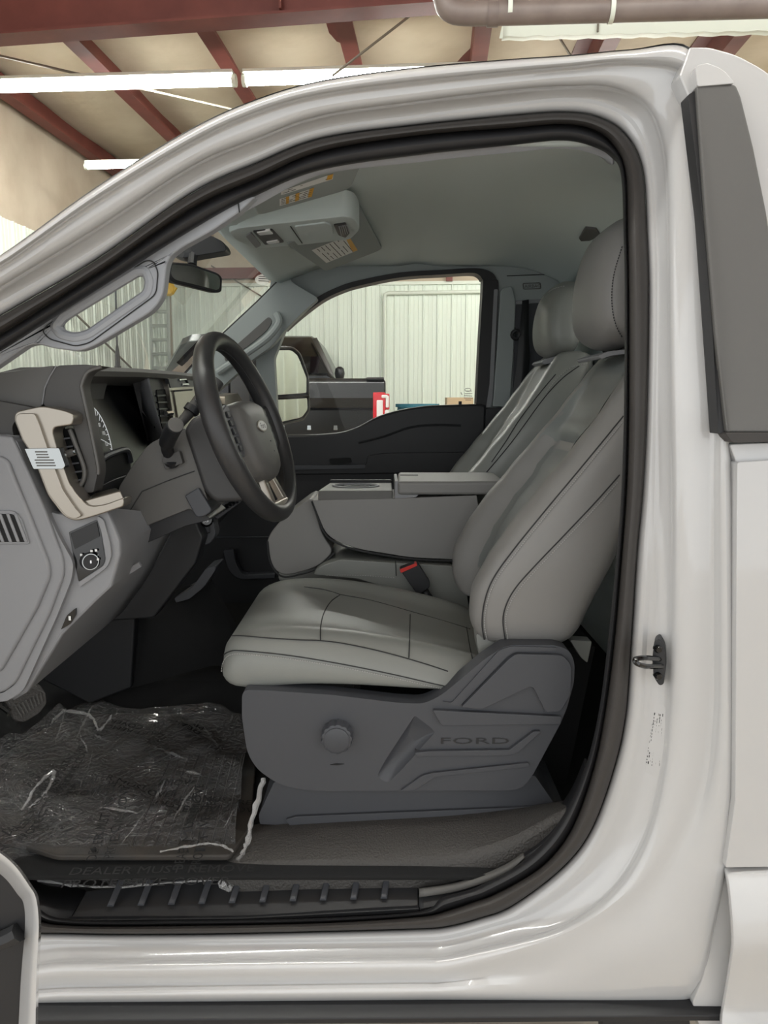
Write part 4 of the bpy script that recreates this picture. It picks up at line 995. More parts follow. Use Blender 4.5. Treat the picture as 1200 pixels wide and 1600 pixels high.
stitches(bk_bv, [[(761,1000),(757,975),(761,942),(774,908),(804,866),(854,804),(914,732),(974,658)], [(794,1002),(790,970),(795,948),(810,922),(839,889),(884,842),(934,789),(968,750)]], bko, r=.0011)
# front centre insert panels (woven look), upper and lower, draped from a grid just proud of the backrest
def insert(z0, z1, u0, u1, name, yc=YD, par=bko, proud=.004, hwk=1.0):
    rows = []
    for i in range(13):
        z = z0 + (z1 - z0)*i/12; hw = ip(HWT, z)*hwk; fx = ip(FXT, z) + ip(RCT, z)
        edge = min(i, 12 - i)
        row = []
        for j in range(13):
            u = u0 + (u1 - u0)*j/12
            s = max(0.0, min(1.0, (abs(u) - .50)/.20)); s = s*s*(3 - 2*s)
            e = min(edge, j, 12 - j); d = proud*min(1, e/2.0) - .001 + .004*math.sin(math.pi*i/12)*math.sin(math.pi*j/12)
            row.append(Vector((fx - ip(RCT, z)*s - d, yc + u*hw, z)))
        rows.append(row)
    return MB().loft(rows, closed=False).build(name, 'vinyl_panel', par, sharp=70)
insert(1.06, 1.352, -.56, .56, 'insert_panel', proud=.004); insert(1.356, 1.55, -.68, .68, 'insert_panel', proud=.013)
# head restraint
HR = headrest(YD, P(935,552,YD).x + .022, P(935,552,YD).z + .004, .265, .140, .125, .10)
hr_bv = HR.bvh(); hro = HR.build('head_restraint', 'vinyl_side', ds, sharp=70, sub=1)
stitches(hr_bv, [[(972,385),(960,425),(956,455),(957,485),(963,510),(974,530)]], hro, 4.5, .55, .0011, m='seam')
MB().prism([P(x, y, YD - .09) for x, y in rnd([(935,556,3),(950,549,4),(985,545,0),(985,552,0),(955,556,3),(940,561,2)], 3)], (0, .18, 0)).build('restraint_base', 'plastic_light', ds, bevel=.003)
for dy in (-.06, .06): MB().tube([P(965, 570, YD) + Vector((.02, dy, -.02)), P(965, 540, YD) + Vector((.02, dy, .01))], .007, 10).build('restraint_post', 'plastic_black', ds)
# cushion: rings along X
CH = .26
def cush_ring(x, yc, zt, zb, hw, rs, shrinky=0):
    pts = []
    NT = 24
    for k in range(NT + 1):
        u = -1 + 2*k/NT; au = abs(u)
        z = zt + rs*math.exp(-((au - .80)/.13)**2) - rs*.3*(1 - au)
        if au > .84: q = (au - .84)/.16; z -= .035*(1 - math.sqrt(max(0, 1 - q*q)))
        pts.append(Vector((x, yc + u*hw, z)))
    zs = pts[-1].z
    for k in range(1, 5): pts.append(Vector((x, yc + hw*(1 + .02*math.sin(math.pi*k/5)), zs + (zb - zs)*k/5)))
    for k in range(9): u = 1 - 2*k/8; pts.append(Vector((x, yc + u*hw*.985, zb)))
    for k in range(4, 0, -1): pts.append(Vector((x, yc - hw*(1 + .02*math.sin(math.pi*k/5)), zs + (zb - zs)*k/5)))
    return pts
CS = [  # x, ztop, zbottom, half width, bolster
 (-.318, .955, .935, .205, .0), (-.312, .975, .918, .222, .0), (-.298, .992, .905, .238, .001), (-.27, 1.004, .900, .248, .003), (-.22, 1.010, .905, .252, .006), (-.16, 1.008, .912, .254, .010),
 (-.08, .998, .912, .254, .014), (0, .983, .908, .252, .017), (.07, .968, .902, .248, .018), (.13, .953, .900, .244, .018), (.18, .942, .900, .240, .014), (.22, .932, .905, .235, .006), (.235, .925, .91, .228, 0)]
def cushion(yc): return MB().loft([cush_ring(x, yc, zt, zb, hw, rs) for x, zt, zb, hw, rs in CS])
CU = cushion(YD); cu_bv = CU.bvh(); cuo = CU.build('cushion', 'vinyl', ds, sharp=70, sub=1)
edge1 = [(346,1070),(342,1048),(346,1028),(358,1018),(380,1017),(450,1024),(530,1037),(610,1053),(680,1069),(702,1072),(716,1062)]
seams(cu_bv, [edge1, [(352,995),(372,993),(420,997),(470,1000),(500,1001),(540,1006),(600,1019),(660,1036),(700,1049)],
              [(501,1001),(501,980),(506,958),(517,940),(532,929)], [(639,1028),(640,1000),(641,960)], [(741,1040),(735,1015),(729,980)],
              [(532,929),(580,938),(641,955),(700,972),(735,983)], [(532,929),(505,921),(475,917)]], cuo, r=.0012)
stitches(cu_bv, [[(350,1072),(346,1050),(350,1032),(361,1023),(381,1022),(450,1029),(530,1042),(610,1058),(680,1074),(702,1077)]], cuo, r=.0011)
# bottom skirt of backrest tucked into the cushion
MB().prism([P(x, y, 1.44) for x, y in rnd([(744,990,4),(775,1000,4),(800,1006,3),(766,1024,6),(752,1034,4),(746,1010,3)], 3)], (0, .05, 0)).build('back_skirt', 'vinyl', ds, bevel=.006)
MB().prism([P(x, y, 1.46) for x, y in rnd([(890,1000,4),(925,1002,3),(918,1036,3),(908,1028,3)], 3)], (0, .03, 0)).build('cover_tab', 'vinyl', ds, bevel=.004)
# plastic side shield
so = rnd([(378,1086,6),(383,1078,5),(420,1079,4),(520,1086,6),(620,1098,10),(662,1100,14),(690,1086,12),(719,1062,6),(757,1030,6),(786,1011,10),(800,1008,8),(868,1008,10),(890,1016,10),(898,1036,8),(897,1066,6),(886,1106,6),(876,1130,4),(832,1212,8),(818,1230,10),(800,1235,6),(480,1236,30),(436,1226,16),(402,1203,18),(386,1176,16),(378,1120,6)], 6)
sc_h = rnd([(648,1118,3),(672,1136,4),(680,1144,4),(632,1198,10),(606,1224,8),(588,1214,10),(602,1188,10)], 4)
sc3 = [P(x, y, 1.372) for x, y in sc_h]; scc = sum(sc3, Vector((0, 0, 0)))/len(sc3)
SH = MB().prism([P(x, y, 1.372) for x, y in so], (0, .045, 0), [sc3])
sho = SH.build('side_shield', 'plastic_shield', ds, bevel=.006, seg=3, label='dark plastic side shield with adjuster knob')
MB().loft([sc3, [scc + (p - scc)*.75 + Vector((0, .010, 0)) for p in sc3], [scc + (p - scc)*.35 + Vector((0, .016, 0)) for p in sc3]], cap=(False, True)).build('shield_scoop', 'plastic_shield', sho, sharp=60)
def plate(pts, Y, d, name, m, par, bevel=.002, r=3): return MB().prism([P(x, y, Y) for x, y in rnd(pts, r)], (0, d, 0)).build(name, m, par, bevel=bevel, seg=2)
plate([(721,1105,3),(728,1098,3),(795,1030,6),(806,1022,6),(880,1024,8),(893,1040,6),(892,1085,8),(876,1112,6),(853,1113,3),(834,1075,4),(828,1073,3),(752,1109,4)], 1.3610, .015, 'recliner_cover', 'plastic_shield', sho, .003)
plate([(690,1096,3),(706,1098,3),(780,1016,6),(798,1010,6),(872,1012,6),(866,1018,4),(804,1018,4),(792,1026,4),(718,1104,3)], 1.3685, .01, 'shield_rail', 'plastic_shield', sho, .003)
plate([(676,1110,3),(720,1112,2),(878,1120,3),(876,1132,2),(690,1134,4)], 1.3620, .02, 'shield_ledge', 'plastic_shield', sho, .004)
plate([(648,1176,3),(672,1174,3),(796,1172,3),(834,1143,3),(846,1143,3),(808,1178,6),(790,1181,4),(650,1182,3)], 1.3635, .02, 'shield_ridge', 'plastic_shield', sho, .003)
plate([(626,1236,2),(660,1212,6),(676,1208,4),(826,1192,3),(828,1198,3),(680,1214,4),(646,1236,2)], 1.3655, .02, 'shield_ridge', 'plastic_shield', sho, .003)
v, f = text_mesh('FORD', .0175, P(689, 1162.5, 1.3708), (1, 0, .0), (0, 0, 1))
xm = min(a.x for a in v); xM = max(a.x for a in v); tgt = P(796, 1158, 1.37).x - P(689, 1158, 1.37).x
v = [Vector((v[0].x*0 + P(689,1158,1.3708).x + (a.x - xm)*tgt/(xM - xm), a.y, a.z)) for a in v]
MB().add(v, f).build('embossed_lettering', 'plastic_black', sho)
MB().prism([P(x, y, 1.3708) for x, y in ((516,1195),(526,1193),(538,1194),(526,1196))], (0, .004, 0)).build('shield_slot', 'black_void', sho)
# lumbar knob with scallops
kc = P(527, 1149, 1.366); kr = .0295
pr = []
for k in range(96):
    a = 2*math.pi*k/96; s = math.cos(a*13); r = kr*(1 - .06*max(0, -s)**.5 if s < 0 else 1)
    pr.append((r*math.cos(a), r*math.sin(a)))
MB().loft([[kc + Vector((x*s, d, z*s)) for x, z in pr] for s, d in ((1.02, .006), (1.02, -.012), (.96, -.018), (.84, -.020))]).build('lumbar_knob', 'plastic_shield', sho, sharp=40)
MB().lathe([(kr*.80, .0), (kr*.80, .003), (kr*.74, .004)], kc + Vector((0, -.020, 0)), (0, -1, 0), 32).build('knob_face', 'plastic_shield', sho)
# base / seat riser
bs = rnd([(428,1222,3),(836,1212,3),(868,1258,2),(884,1262,2),(872,1273,3),(470,1291,3),(406,1288,3),(404,1274,4)], 4)
MB().prism([P(x, y, 1.405) for x, y in bs], (0, .35, 0)).build('riser', 'plastic_shield', ds, bevel=.006)
MB().prism([P(x, y, 1.398) for x, y in rnd([(446,1281,2),(462,1276,3),(880,1259,2),(884,1264,2),(866,1274,3),(470,1292,3),(452,1290,3)], 2)], (0, .02, 0)).build('riser_lip', 'plastic_shield', ds, bevel=.003)
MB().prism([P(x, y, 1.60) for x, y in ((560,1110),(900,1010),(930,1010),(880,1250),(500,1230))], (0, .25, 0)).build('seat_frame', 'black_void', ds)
# ---------------- passenger seat (seen past the driver seat)
YPS = 2.455
psn = thing('car_seat', 'grey vinyl passenger seat behind the centre console', 'seat', (.1, YPS, .62))
def xf(b, dx, dy, dz, s=1):
    for i, v in enumerate(b.v): b.v[i] = Vector((v.x + dx, v.y + dy, v.z + dz))
    return b
PB = xf(backrest(YPS, .96), .0, 0, .012); pb_bv = PB.bvh(); pbo = PB.build('backrest', 'vinyl', psn, sharp=70, sub=1)
seams(pb_bv, [[(905,572),(880,590),(850,622),(800,690),(760,738)], [(868,585),(845,612),(812,655),(790,690),(768,722)]], pbo, r=.0014)
stitches(pb_bv, [[(918,568),(893,574),(870,592),(852,615)]], pbo, 4, .55, .0012)
PH = headrest(YPS, P(868,560,YPS).x + .0, P(868,562,YPS).z, .235, .150, .115, .10); ph_bv = PH.bvh()
pho = PH.build('head_restraint', 'vinyl', psn, sharp=70, sub=1)
stitches(ph_bv, [[(882,447),(866,451),(852,461),(842,475)]], pho, 4, .6, .0014)
MB().prism([P(x, y, YPS - .09) for x, y in rnd([(846,566,2),(850,562,2),(896,548,2),(899,553,2),(852,570,2)], 2)], (0, .16, 0)).build('restraint_base', 'plastic_light', psn, bevel=.003)
PC = xf(cushion(YPS), .0, 0, 0); PC.build('cushion', 'vinyl', psn, sharp=70, sub=1)
MB().box((.02, YPS, .78), (.42, .40, .26)).build('riser', 'plastic_black', psn, bevel=.01)
# passenger seat belt
sbt = thing('seat_belt', 'black seat belt running down from the passenger pillar ring', 'seat belt', P(812, 560, 2.74))
MB().loft([[P(a, b, 2.775) for a, b in ((816,470),(826,468))], [P(a, b, 2.76) for a, b in ((811,525),(826,523))], [P(a, b, 2.755) for a, b in ((808,560),(828,556))], [P(a, b, 2.755) for a, b in ((796,660),(822,640))], [P(a, b, 2.76) for a, b in ((780,760),(806,745))]], closed=False).build('webbing', 'plastic_black', sbt, solid=.002)
MB().tube([P(806 + 6*math.cos(k*.52), 523 + 6*math.sin(k*.52), 2.765) for k in range(12)], .007, 8, closed=True).build('guide_ring', 'plastic_black', sbt)
# ================================================================ centre console / fold-down armrest
YC0, YC1 = 1.99, 2.20
cn = thing('folding_console', 'grey folded-down centre armrest console with cup holders', 'console', P(610, 830, 2.1))
body = rnd([(487,782,3),(615,779,2),(745,774,0),(760,874,0),(700,874,10),(640,871,12),(560,858,14),(524,845,14),(508,832,12),(497,806,6)], 6)
CB = MB().prism([P(x, y, YC0) for x, y in body], (0, YC1 - YC0, 0)); cb_bv = CB.bvh(); cbo = CB.build('armrest_body', 'vinyl_side', cn, bevel=.010, seg=3)
MB().tube(crom([P(x, y, YC0 - .001) for x, y in ((487,783),(496,806),(507,833),(524,847),(560,860),(640,873),(700,876),(715,876))], 4), .0028, 6).build('piping', 'seam', cbo)
# cup holder block
zt = P(560, 767, YC0).z
cbk = rnd([(486,784,2),(488,768,3),(613,766,2),(615,781,2)], 2)
ch = [P(x, y, YC0 - .006) for x, y in ((486,785),(489,768),(613,767),(615,781))]
c0, c1 = P(489,767.5,YC0-.006), P(613.5,766.5,YC0-.006)
CT = [c0, c1, P(613.5,741.5,2.24), P(511,743,2.24)]
top = [Vector((p.x, p.y, zt)) for p in CT]
cxm = [(top[0].x + .012, YC0 + .004), (top[1].x, YC0 + .004), (top[1].x, 2.195), (top[0].x + .03, 2.195)]
hc = [Vector((P(560,760,2.06).x, 2.115, zt)), Vector((P(560,760,2.06).x + .075, 2.115, zt))]
ell = [Vector((P(556,754,2.1).x + .062*math.cos(2*math.pi*k/32), 2.10 + .046*math.sin(2*math.pi*k/32), zt)) for k in range(32)]
oc = [Vector((x, y, zt)) for x, y in cxm]
MB().prism(oc, (0, 0, -.026), [ell]).build('cup_tray', 'plastic_mid', cn, bevel=.003, label='dark plastic cup holder tray')
MB().loft([ell, [v + Vector((0, 0, -.05)) for v in ell]], cap=(False, True)).build('cup_well', 'black_void', cn)
MB().tube([v + Vector((0, 0, .001)) for v in ell], .0035, 8, closed=True).build('cup_rim', 'plastic_light', cn)
ex = ell[0].x - .062
for dx in (-.02, .0, .022): MB().box((ex + dx, 2.10 + .03, zt - .006), (.03, .012, .012)).build('cup_divider', 'plastic_shield', cn, bevel=.002)
MB().box(((oc[2].x + oc[3].x)/2, 2.198, zt + .002), (oc[2].x - oc[3].x, .012, .012)).build('tray_lip', 'plastic_black', cn, bevel=.003)
# padded lid
l0, l1 = P(621, 774, YC0), P(790, 774, YC0); zl = P(650, 752, YC0).z
lid = [Vector((l0.x, YC0 - .004, zl)), Vector((l1.x, YC0 - .004, zl)), Vector((l1.x, 2.205, zl + .004)), Vector((l0.x + .005, 2.205, zl + .004))]
lid_o = MB().prism(lid, (0, 0, -.036)).build('armrest_lid', 'vinyl_side', cn, bevel=.009, seg=3)
MB().box((l0.x + .035, 2.13, zl + .001), (.05, .025, .006)).build('lid_latch', 'plastic_black', cn, bevel=.002)
MB().prism([P(x, y, YC0 + .004) for x, y in rnd([(617,752,2),(622,752,1),(622,772,3),(655,772,1),(650,777,2),(617,779,2)], 2)], (0, .2, 0)).build('hinge_bracket', 'plastic_light', cn, bevel=.002)
# front pad (folded centre seatback end) left of console
fp_ = rnd([(489,778,10),(478,782,8),(446,806,14),(424,830,14),(417,846,8),(420,872,10),(428,890,14),(442,899,10),(462,897,14),(496,886,14),(522,862,12),(505,838,12),(495,806,6)], 8)
FP = MB().prism([P(x, y, 2.02) for x, y in fp_], (0, .19, 0)); FP.build('front_pad', 'vinyl_side', cn, bevel=.014, seg=3)
MB().tube(crom([P(x, y, 2.018) for x, y in ((418,846),(421,872),(429,891),(442,901),(462,899),(496,888),(522,864))], 4), .0028, 6).build('pad_piping', 'seam', cn)
# centre seat cushion below
cc = rnd([(488,898,6),(502,884,12),(532,874,10),(620,880,0),(700,884,0),(724,888,0),(735,960,0),(690,955,0),(640,930,0),(560,905,0)], 6)
ccs = thing('centre_seat_cushion', 'grey vinyl centre seat cushion under the armrest', 'seat cushion', P(610, 900, 2.1))
CCM = MB().prism([P(x, y, 1.97) for x, y in cc], (0, .24, 0)); ccb = CCM.bvh(); cco = CCM.build('cushion', 'vinyl', ccs, bevel=.016, seg=3)
stitches(ccb, [[(510,899),(560,899),(620,903)]], cco, 4, .6)
MB().tube([P(618,876,1.966), P(619,900,1.966)], .0012, 5).build('seam', 'seam', cco)
# belt buckle
bk = thing('belt_buckle', 'black seat belt buckle with red release button', 'buckle', P(652, 905, 1.93))
q = rnd([(624,889,3),(652,879,3),(672,910,4),(671,918,4),(656,929,4),(650,926,3)], 3)
MB().prism([P(x, y, 1.925) for x, y in q], (0, .03, 0)).build('housing', 'plastic_black', bk, bevel=.004)
MB().prism([P(x, y, 1.923) for x, y in rnd([(624.5,890,1),(651,879.5,1),(652,884,1),(626.5,895.5,1)], 1)], (0, .024, 0)).build('release_button', 'red_plastic', bk, bevel=.001)
MB().loft([[P(a, b, 1.94) for a, b in ((655,926),(668,920))], [P(a, b, 1.95) for a, b in ((672,948),(682,940))]], closed=False).build('strap', 'plastic_black', bk, solid=.006)
# ================================================================ passenger door
pdr = thing('passenger_door', 'black inner panel of the closed passenger door', 'door', P(600, 760, 2.75))
dt = [(240,700,0),(395,690,0),(441,680,0),(500,679,10),(535,676,20),(560,667,20),(590,650,20),(625,640,20),(650,636,10),(670,633.5,8),(752,631,3),(760,634,4),(758,700,0),(745,1010,0),(180,1010,0),(200,760,0)]
MB().prism([P(x, y, 2.775) for x, y in rnd(dt, 6)], (0, .06, 0)).build('door_panel', 'plastic_black', pdr, bevel=.010, seg=3)
MB().prism([P(x, y, 2.762) for x, y in rnd([(420,727,2),(572,726,3),(574,712,6),(600,708,4),(735,706,4),(740,738,4),(420,742,2)], 4)], (0, .03, 0)).build('armrest', 'plastic_black', pdr, bevel=.006)
MB().prism([P(x, y, 2.758) for x, y in rnd([(425,728,1),(571,726,2),(571,732,2),(425,735,1)], 2)], (0, .01, 0)).build('armrest_strip', 'plastic_shield', pdr, bevel=.001)
MB().prism([P(x, y, 2.760) for x, y in rnd([(514,717,3),(548,715,3),(550,723,3),(516,725,3)], 3)], (0, .01, 0)).build('pull_cup', 'black_void', pdr)
MB().tube(crom([P(x, y, 2.772) for x, y in ((560,692),(600,682),(640,668),(680,664),(720,665))], 4), .004, 6).build('panel_crease', 'plastic_black', pdr)
mp = rnd([(348,860,4),(365,858,4),(368,880,10),(378,898,8),(430,896,2),(430,904,2),(372,906,10),(356,892,10)], 4)
MB().prism([P(x, y, 2.73) for x, y in mp], (0, .04, 0)).build('map_pocket', 'plastic_shield', pdr, bevel=.004)
MB().tube([P(719,632,2.80), P(719,627,2.80)], .006, 8).build('lock_button', 'plastic_black', pdr)
MB().tube([P(300,840,2.765), P(425,839,2.765)], .003, 6).build('panel_line', 'plastic_shield', pdr)
# ================================================================ overhead things
oc_ = thing('overhead_console', 'grey overhead console with twin map lights at the windshield header', 'overhead console', P(460, 365, 1.95))
zc = 1.862
def pzp(pts, z, d, name, m, par, bevel=.003, r=4): return MB().prism([PZ(x, y, z) for x, y in rnd(pts, r)], (0, 0, d)).build(name, m, par, bevel=bevel, seg=2)
pzp([(357,363,4),(372,357,3),(540,338,10),(556,343,8),(563,359,6),(548,374,4),(472,383,2),(396,389,4),(366,374,4)], zc, .06, 'housing', 'headliner', oc_, .008)
pzp([(395,362,2),(425,359,2),(444,379,2),(414,383,2)], zc - .003, .01, 'lamp_bezel', 'plastic_black', oc_, .001)
pzp([(401,364,1),(422,361,1),(427,366,1),(406,368,1)], zc - .006, .008, 'lamp_lens', 'white_lens', oc_, .001)
pzp([(416,379,1),(434,376,1),(437,379,1),(420,382,1)], zc - .006, .008, 'lamp_lens', 'white_lens', oc_, .001)
pzp([(384,370,2),(392,364,2),(408,384,2),(400,388,2)], zc - .004, .01, 'lamp_button', 'plastic_light', oc_, .001)
pzp([(460,355,2),(508,349,4),(519,353,6),(521,367,2),(474,379,2)], zc - .004, .01, 'bin_door', 'headliner', oc_, .003)
pzp([(521,352,2),(540,349,2),(547,364,2),(540,372,2),(529,368,2)], zc - .003, .01, 'speaker_grille', 'plastic_black', oc_, .001)
for k in range(5): MB().tube([PZ(530+3*k, 354-.6*k, zc - .005), PZ(534+3*k, 368-1.2*k, zc - .005)], .0016, 5).build('grille_bar', 'plastic_light', oc_)
MB().tube([PZ(454,354,zc-.001), PZ(472,380,zc-.001)], .0014, 5).build('console_joint', 'seam', oc_)
# sun visors
def visor(name, label, c, sp_, th=.018):
    t = thing(name, label, 'sun visor', c[0])
    n = (c[1]-c[0]).cross(c[3]-c[0]).normalized()
    c[2] = c[2] - n*((c[2]-c[0]).dot(n))
    if n.z < 0: n = -n
    # rounded quad
    m = len(c); pts = []
    for i in range(4):
        p, a, b = c[i], c[i-1], c[(i+1) % 4]
        s = p + (a-p).normalized()*.028; e = p + (b-p).normalized()*.028
        for k in range(5): u = k/4; pts.append(s*(1-u)**2 + p*2*u*(1-u) + e*u*u)
    M = MB().prism(pts, n*th); M.build('board', 'visor', t, bevel=.005, seg=3)
    return t, M.bvh(), n
def decal(bv, quad, par, name, m, off=.003):
    q = drape(bv, quad, off)
    if len(q) == len(quad): return MB().add(q, [tuple(range(len(q)))]).build(name, m, par), q
    return None, None
def lines_on(q, rows, par, m='ink', margin=.08, r=.0006, gap=.12, seed=3):
    rr = random.Random(seed); k = MB()
    for i in range(rows):
        v = margin + (1 - 2*margin)*(i + .5)/rows
        a = q[0].lerp(q[3], v); b = q[1].lerp(q[2], v); u = .05
        while u < .93:
            w = .04 + .12*rr.random()
            if rr.random() > gap: k.tube([a.lerp(b, u) + (CAM - a).normalized()*.002, a.lerp(b, min(.95, u + w)) + (CAM - a).normalized()*.002], r, 4)
            u += w + .02
    if k.v: k.build('print', m, par)
dv, dvb, _ = visor('driver_sun_visor', 'grey driver sun visor with two white and yellow warning labels', [P(402,331,1.66), P(436,331,1.665), P(548,288,1.60), P(566,246,1.42)][0:0] or [P(402,338,1.66), P(548,296,1.62), P(566,252,1.43), P(388,300,1.43)], 0)
d1, q1 = decal(dvb, [(439,299),(521,271),(520,280),(439,305)], dv, 'warning_label', 'label_white')
d2, q2 = decal(dvb, [(437,311),(491,293),(486,308),(437,322)], dv, 'warning_label', 'label_white')
if q1: lines_on([q1[0], q1[1], q1[2], q1[3]], 2, d1, r=.0005, gap=.6)
if q2: lines_on([q2[0], q2[1], q2[2], q2[3]], 4, d2, r=.0006)
for par, quad in ((d1, [(512,274.5),(521,271.5),(519,280),(510,282)]), (d2, [(484,295.5),(491,293.2),(487,307.5),(481,309)]), (d2, [(462,303),(468,301),(467,313),(461,315)]), (d2, [(447,308),(452,306.5),(451,318),(447,319)])):
    if par: decal(dvb, quad, par, 'yellow_field', 'label_yellow', .006)
MB().tube([P(424,326,1.652), P(432,325,1.65)], .004, 6).build('visor_clip', 'plastic_black', dv)
pv, pvb, _ = visor('passenger_sun_visor', 'grey passenger sun visor folded half down with an airbag warning label', [P(508,425,2.60), P(598,390,2.56), P(570,345,2.02), P(446,382,2.10)], 0)
d3, q3 = decal(pvb, [(487,391),(541,369),(559,391),(510,411)], pv, 'airbag_label', 'label_white')
decal(pvb, [(539,370),(545,369),(559,391),(551,394)], d3, 'yellow_field', 'label_yellow', .006)
if q3: lines_on([q3[0], q3[3], q3[2], q3[1]], 7, d3, r=.0009, gap=.1)
# rear-view mirror
rv = thing('rearview_mirror', 'black framed rear-view mirror hanging before the windshield', 'mirror', P(305, 432, 2.0))
ro = rnd([(265,409,5),(300,412,4),(342,427,6),(348,434,4),(347,456,4),(339,458,4),(270,441,6),(262,430,5)], 5)
rvn = Vector((.70, -.71, -.08)).normalized()
def RV(px, py, off=0):
    d = ray(px, py); o = P(305, 432, 1.98) + rvn*off; return CAM + d*((o - CAM).dot(rvn)/d.dot(rvn))
MB().prism([RV(x, y) for x, y in ro], -rvn*.03).build('shell', 'plastic_black', rv, bevel=.004, seg=3)
ri = rnd([(269,413,4),(300,416,4),(340,430,5),(344,436,4),(343,451,4),(338,453,4),(273,437,5),(267,429,4)], 5)
MB().prism([RV(x, y, .004) for x, y in ri], -rvn*.006).build('glass', 'mirror', rv)
MB().tube(crom([P(300,415,2.03), P(302,398,2.05), P(310,385,2.06)], 4), .012, 10).build('stem', 'plastic_black', rv)
MB().prism([P(x, y, 2.04) for x, y in rnd([(266,398,6),(300,385,8),(326,366,8),(350,378,8),(355,392,6),(318,398,8),(284,404,8)], 5)], (0, .06, 0)).build('sensor_cover', 'plastic_black', rv, bevel=.008, seg=3)
# passenger door mirror (outside)
mm = thing('door_mirror', 'black towing door mirror outside the passenger window with two glass panes', 'side mirror', P(440, 610, 3.05))
mxc = P(440, 600, 3.02).x
msn = Vector((.76, -.65, 0)).normalized()
def MP(px, py, off=0):     # pixel onto the turned mirror plane
    d = ray(px, py); o = Vector((mxc, 3.02, 1.45)) + msn*off; return CAM + d * ((o - CAM).dot(msn)/d.dot(msn))
mo = rnd([(392,548,8),(420,540,6),(458,541,8),(470,552,8),(481,580,6),(483,600,4),(484,640,8),(478,652,8),(450,664,10),(412,668,6),(392,660,6)], 6)
MB().prism([MP(x, y) for x, y in mo], (-.10, .10, 0)).build('housing', 'plastic_shield', mm, bevel=.012, seg=3)
g1 = rnd([(421,547,3),(455,547,4),(465,555,6),(479,590,4),(479,614,3),(424,618,3)], 3)
g2 = rnd([(424,625,3),(480,622,3),(481,640,4),(472,652,5),(436,660,5),(428,654,4)], 3)
MB().prism([MP(x, y, .006) for x, y in g1], -msn*.006).build('upper_glass', 'mirror', mm, bevel=.001)
MB().prism([MP(x, y, .006) for x, y in g2], -msn*.006).build('lower_glass', 'mirror', mm, bevel=.001)
MB().tube([MP(x, y, .006) for x, y in ((421,621),(450,620.5),(482,618))], .005, 8).build('divider', 'plastic_black', mm)
MB().tube([MP(x, y, .004) for x, y in rnd([(419,544,3),(457,543,5),(468,552,6),(481,588,4),(483,640,4),(474,655,5),(436,664,6)], 4)], .0045, 8).build('rim', 'plastic_mid', mm)
MB().prism([P(x, y, 2.95) for x, y in ((378,585),(402,580),(410,610),(414,680),(378,690))], (0, .1, 0)).build('arm', 'plastic_black', mm, bevel=.008)
MB().prism([P(x, y, 2.944) for x, y in rnd([(396,598,2),(407,597,2),(409,616,2),(399,618,2)], 2)], (0, .01, 0)).build('fold_button', 'plastic_light', mm, bevel=.002)
# antenna on the far fender
an = thing('antenna', 'thin black whip antenna seen through the windshield', 'antenna', P(183, 575, 2.75))
MB().tube([P(178.5,380,2.75), P(181,470,2.75), P(183,540,2.75)], .0035, 6).build('whip', 'plastic_black', an)
MB().tube([P(183,540,2.75), P(183.5,556,2.75), P(184,572,2.75)], [.005, .0085, .0095], 8).build('base', 'plastic_black', an)
MB().tube([P(184,572,2.75), Vector((P(184,572,2.75).x, 2.75, 1.24))], .012, 8).build('mount', 'plastic_black', an)
# hood of the own truck (hidden below the dash line)
MB().box((-1.7, 2.1, 1.22), (1.3, 1.7, .06)).build('hood', 'paint', cab, bevel=.03)
# brake pedal
bp = thing('brake_pedal', 'worn brown-black ribbed brake pedal beside the dashboard end', 'pedal', P(40, 1100, 1.55))
bq = rnd([(10,1100,6),(30,1082,5),(52,1073,5),(72,1082,5),(74,1100,5),(62,1116,5),(38,1130,6),(22,1128,5)], 4)
MB().prism([P(x, y, 1.50) for x, y in bq], (-.02, .02, .01)).build('pad', 'floor_vinyl', bp, bevel=.004)
for k in range(8):
    MB().tube([P(24+5.6*k, 1104-3.2*k, 1.498), P(34+4.6*k, 1120-3.4*k, 1.498)], .0016, 5).build('rib', 'plastic_mid', bp)
MB().tube([P(40,1095,1.53), P(20,1060,1.6), P(-10,1000,1.7)], .012, 8).build('arm', 'plastic_black', bp)
MB().tube([P(-8,1097,1.5), P(14,1113,1.49)], .005, 6).build('accelerator_edge', 'chrome', bp)
# floor mat under a film cover
fm = thing('floor_mat', 'black ribbed rubber floor mat in the driver footwell', 'floor mat', PZ(200, 1250, .612))
zm = .612
mo_ = [PZ(x, y, zm) for x, y in rnd([(-60,1240,10),(40,1160,10),(140,1112,12),(372,1112,8),(400,1200,0),(392,1300,10),(360,1346,8),(90,1346,10),(-60,1300,0)], 8)]
MB().prism(mo_, (0, 0, .012)).build('mat', 'mat_black', fm, bevel=.004)
for k in range(9):
    a = PZ(205+18*k, 1322, zm + .013); b = PZ(268+14*k, 1180, zm + .013)
    MB().tube([a, b], .003, 5).build('rib', 'mat_black', fm)
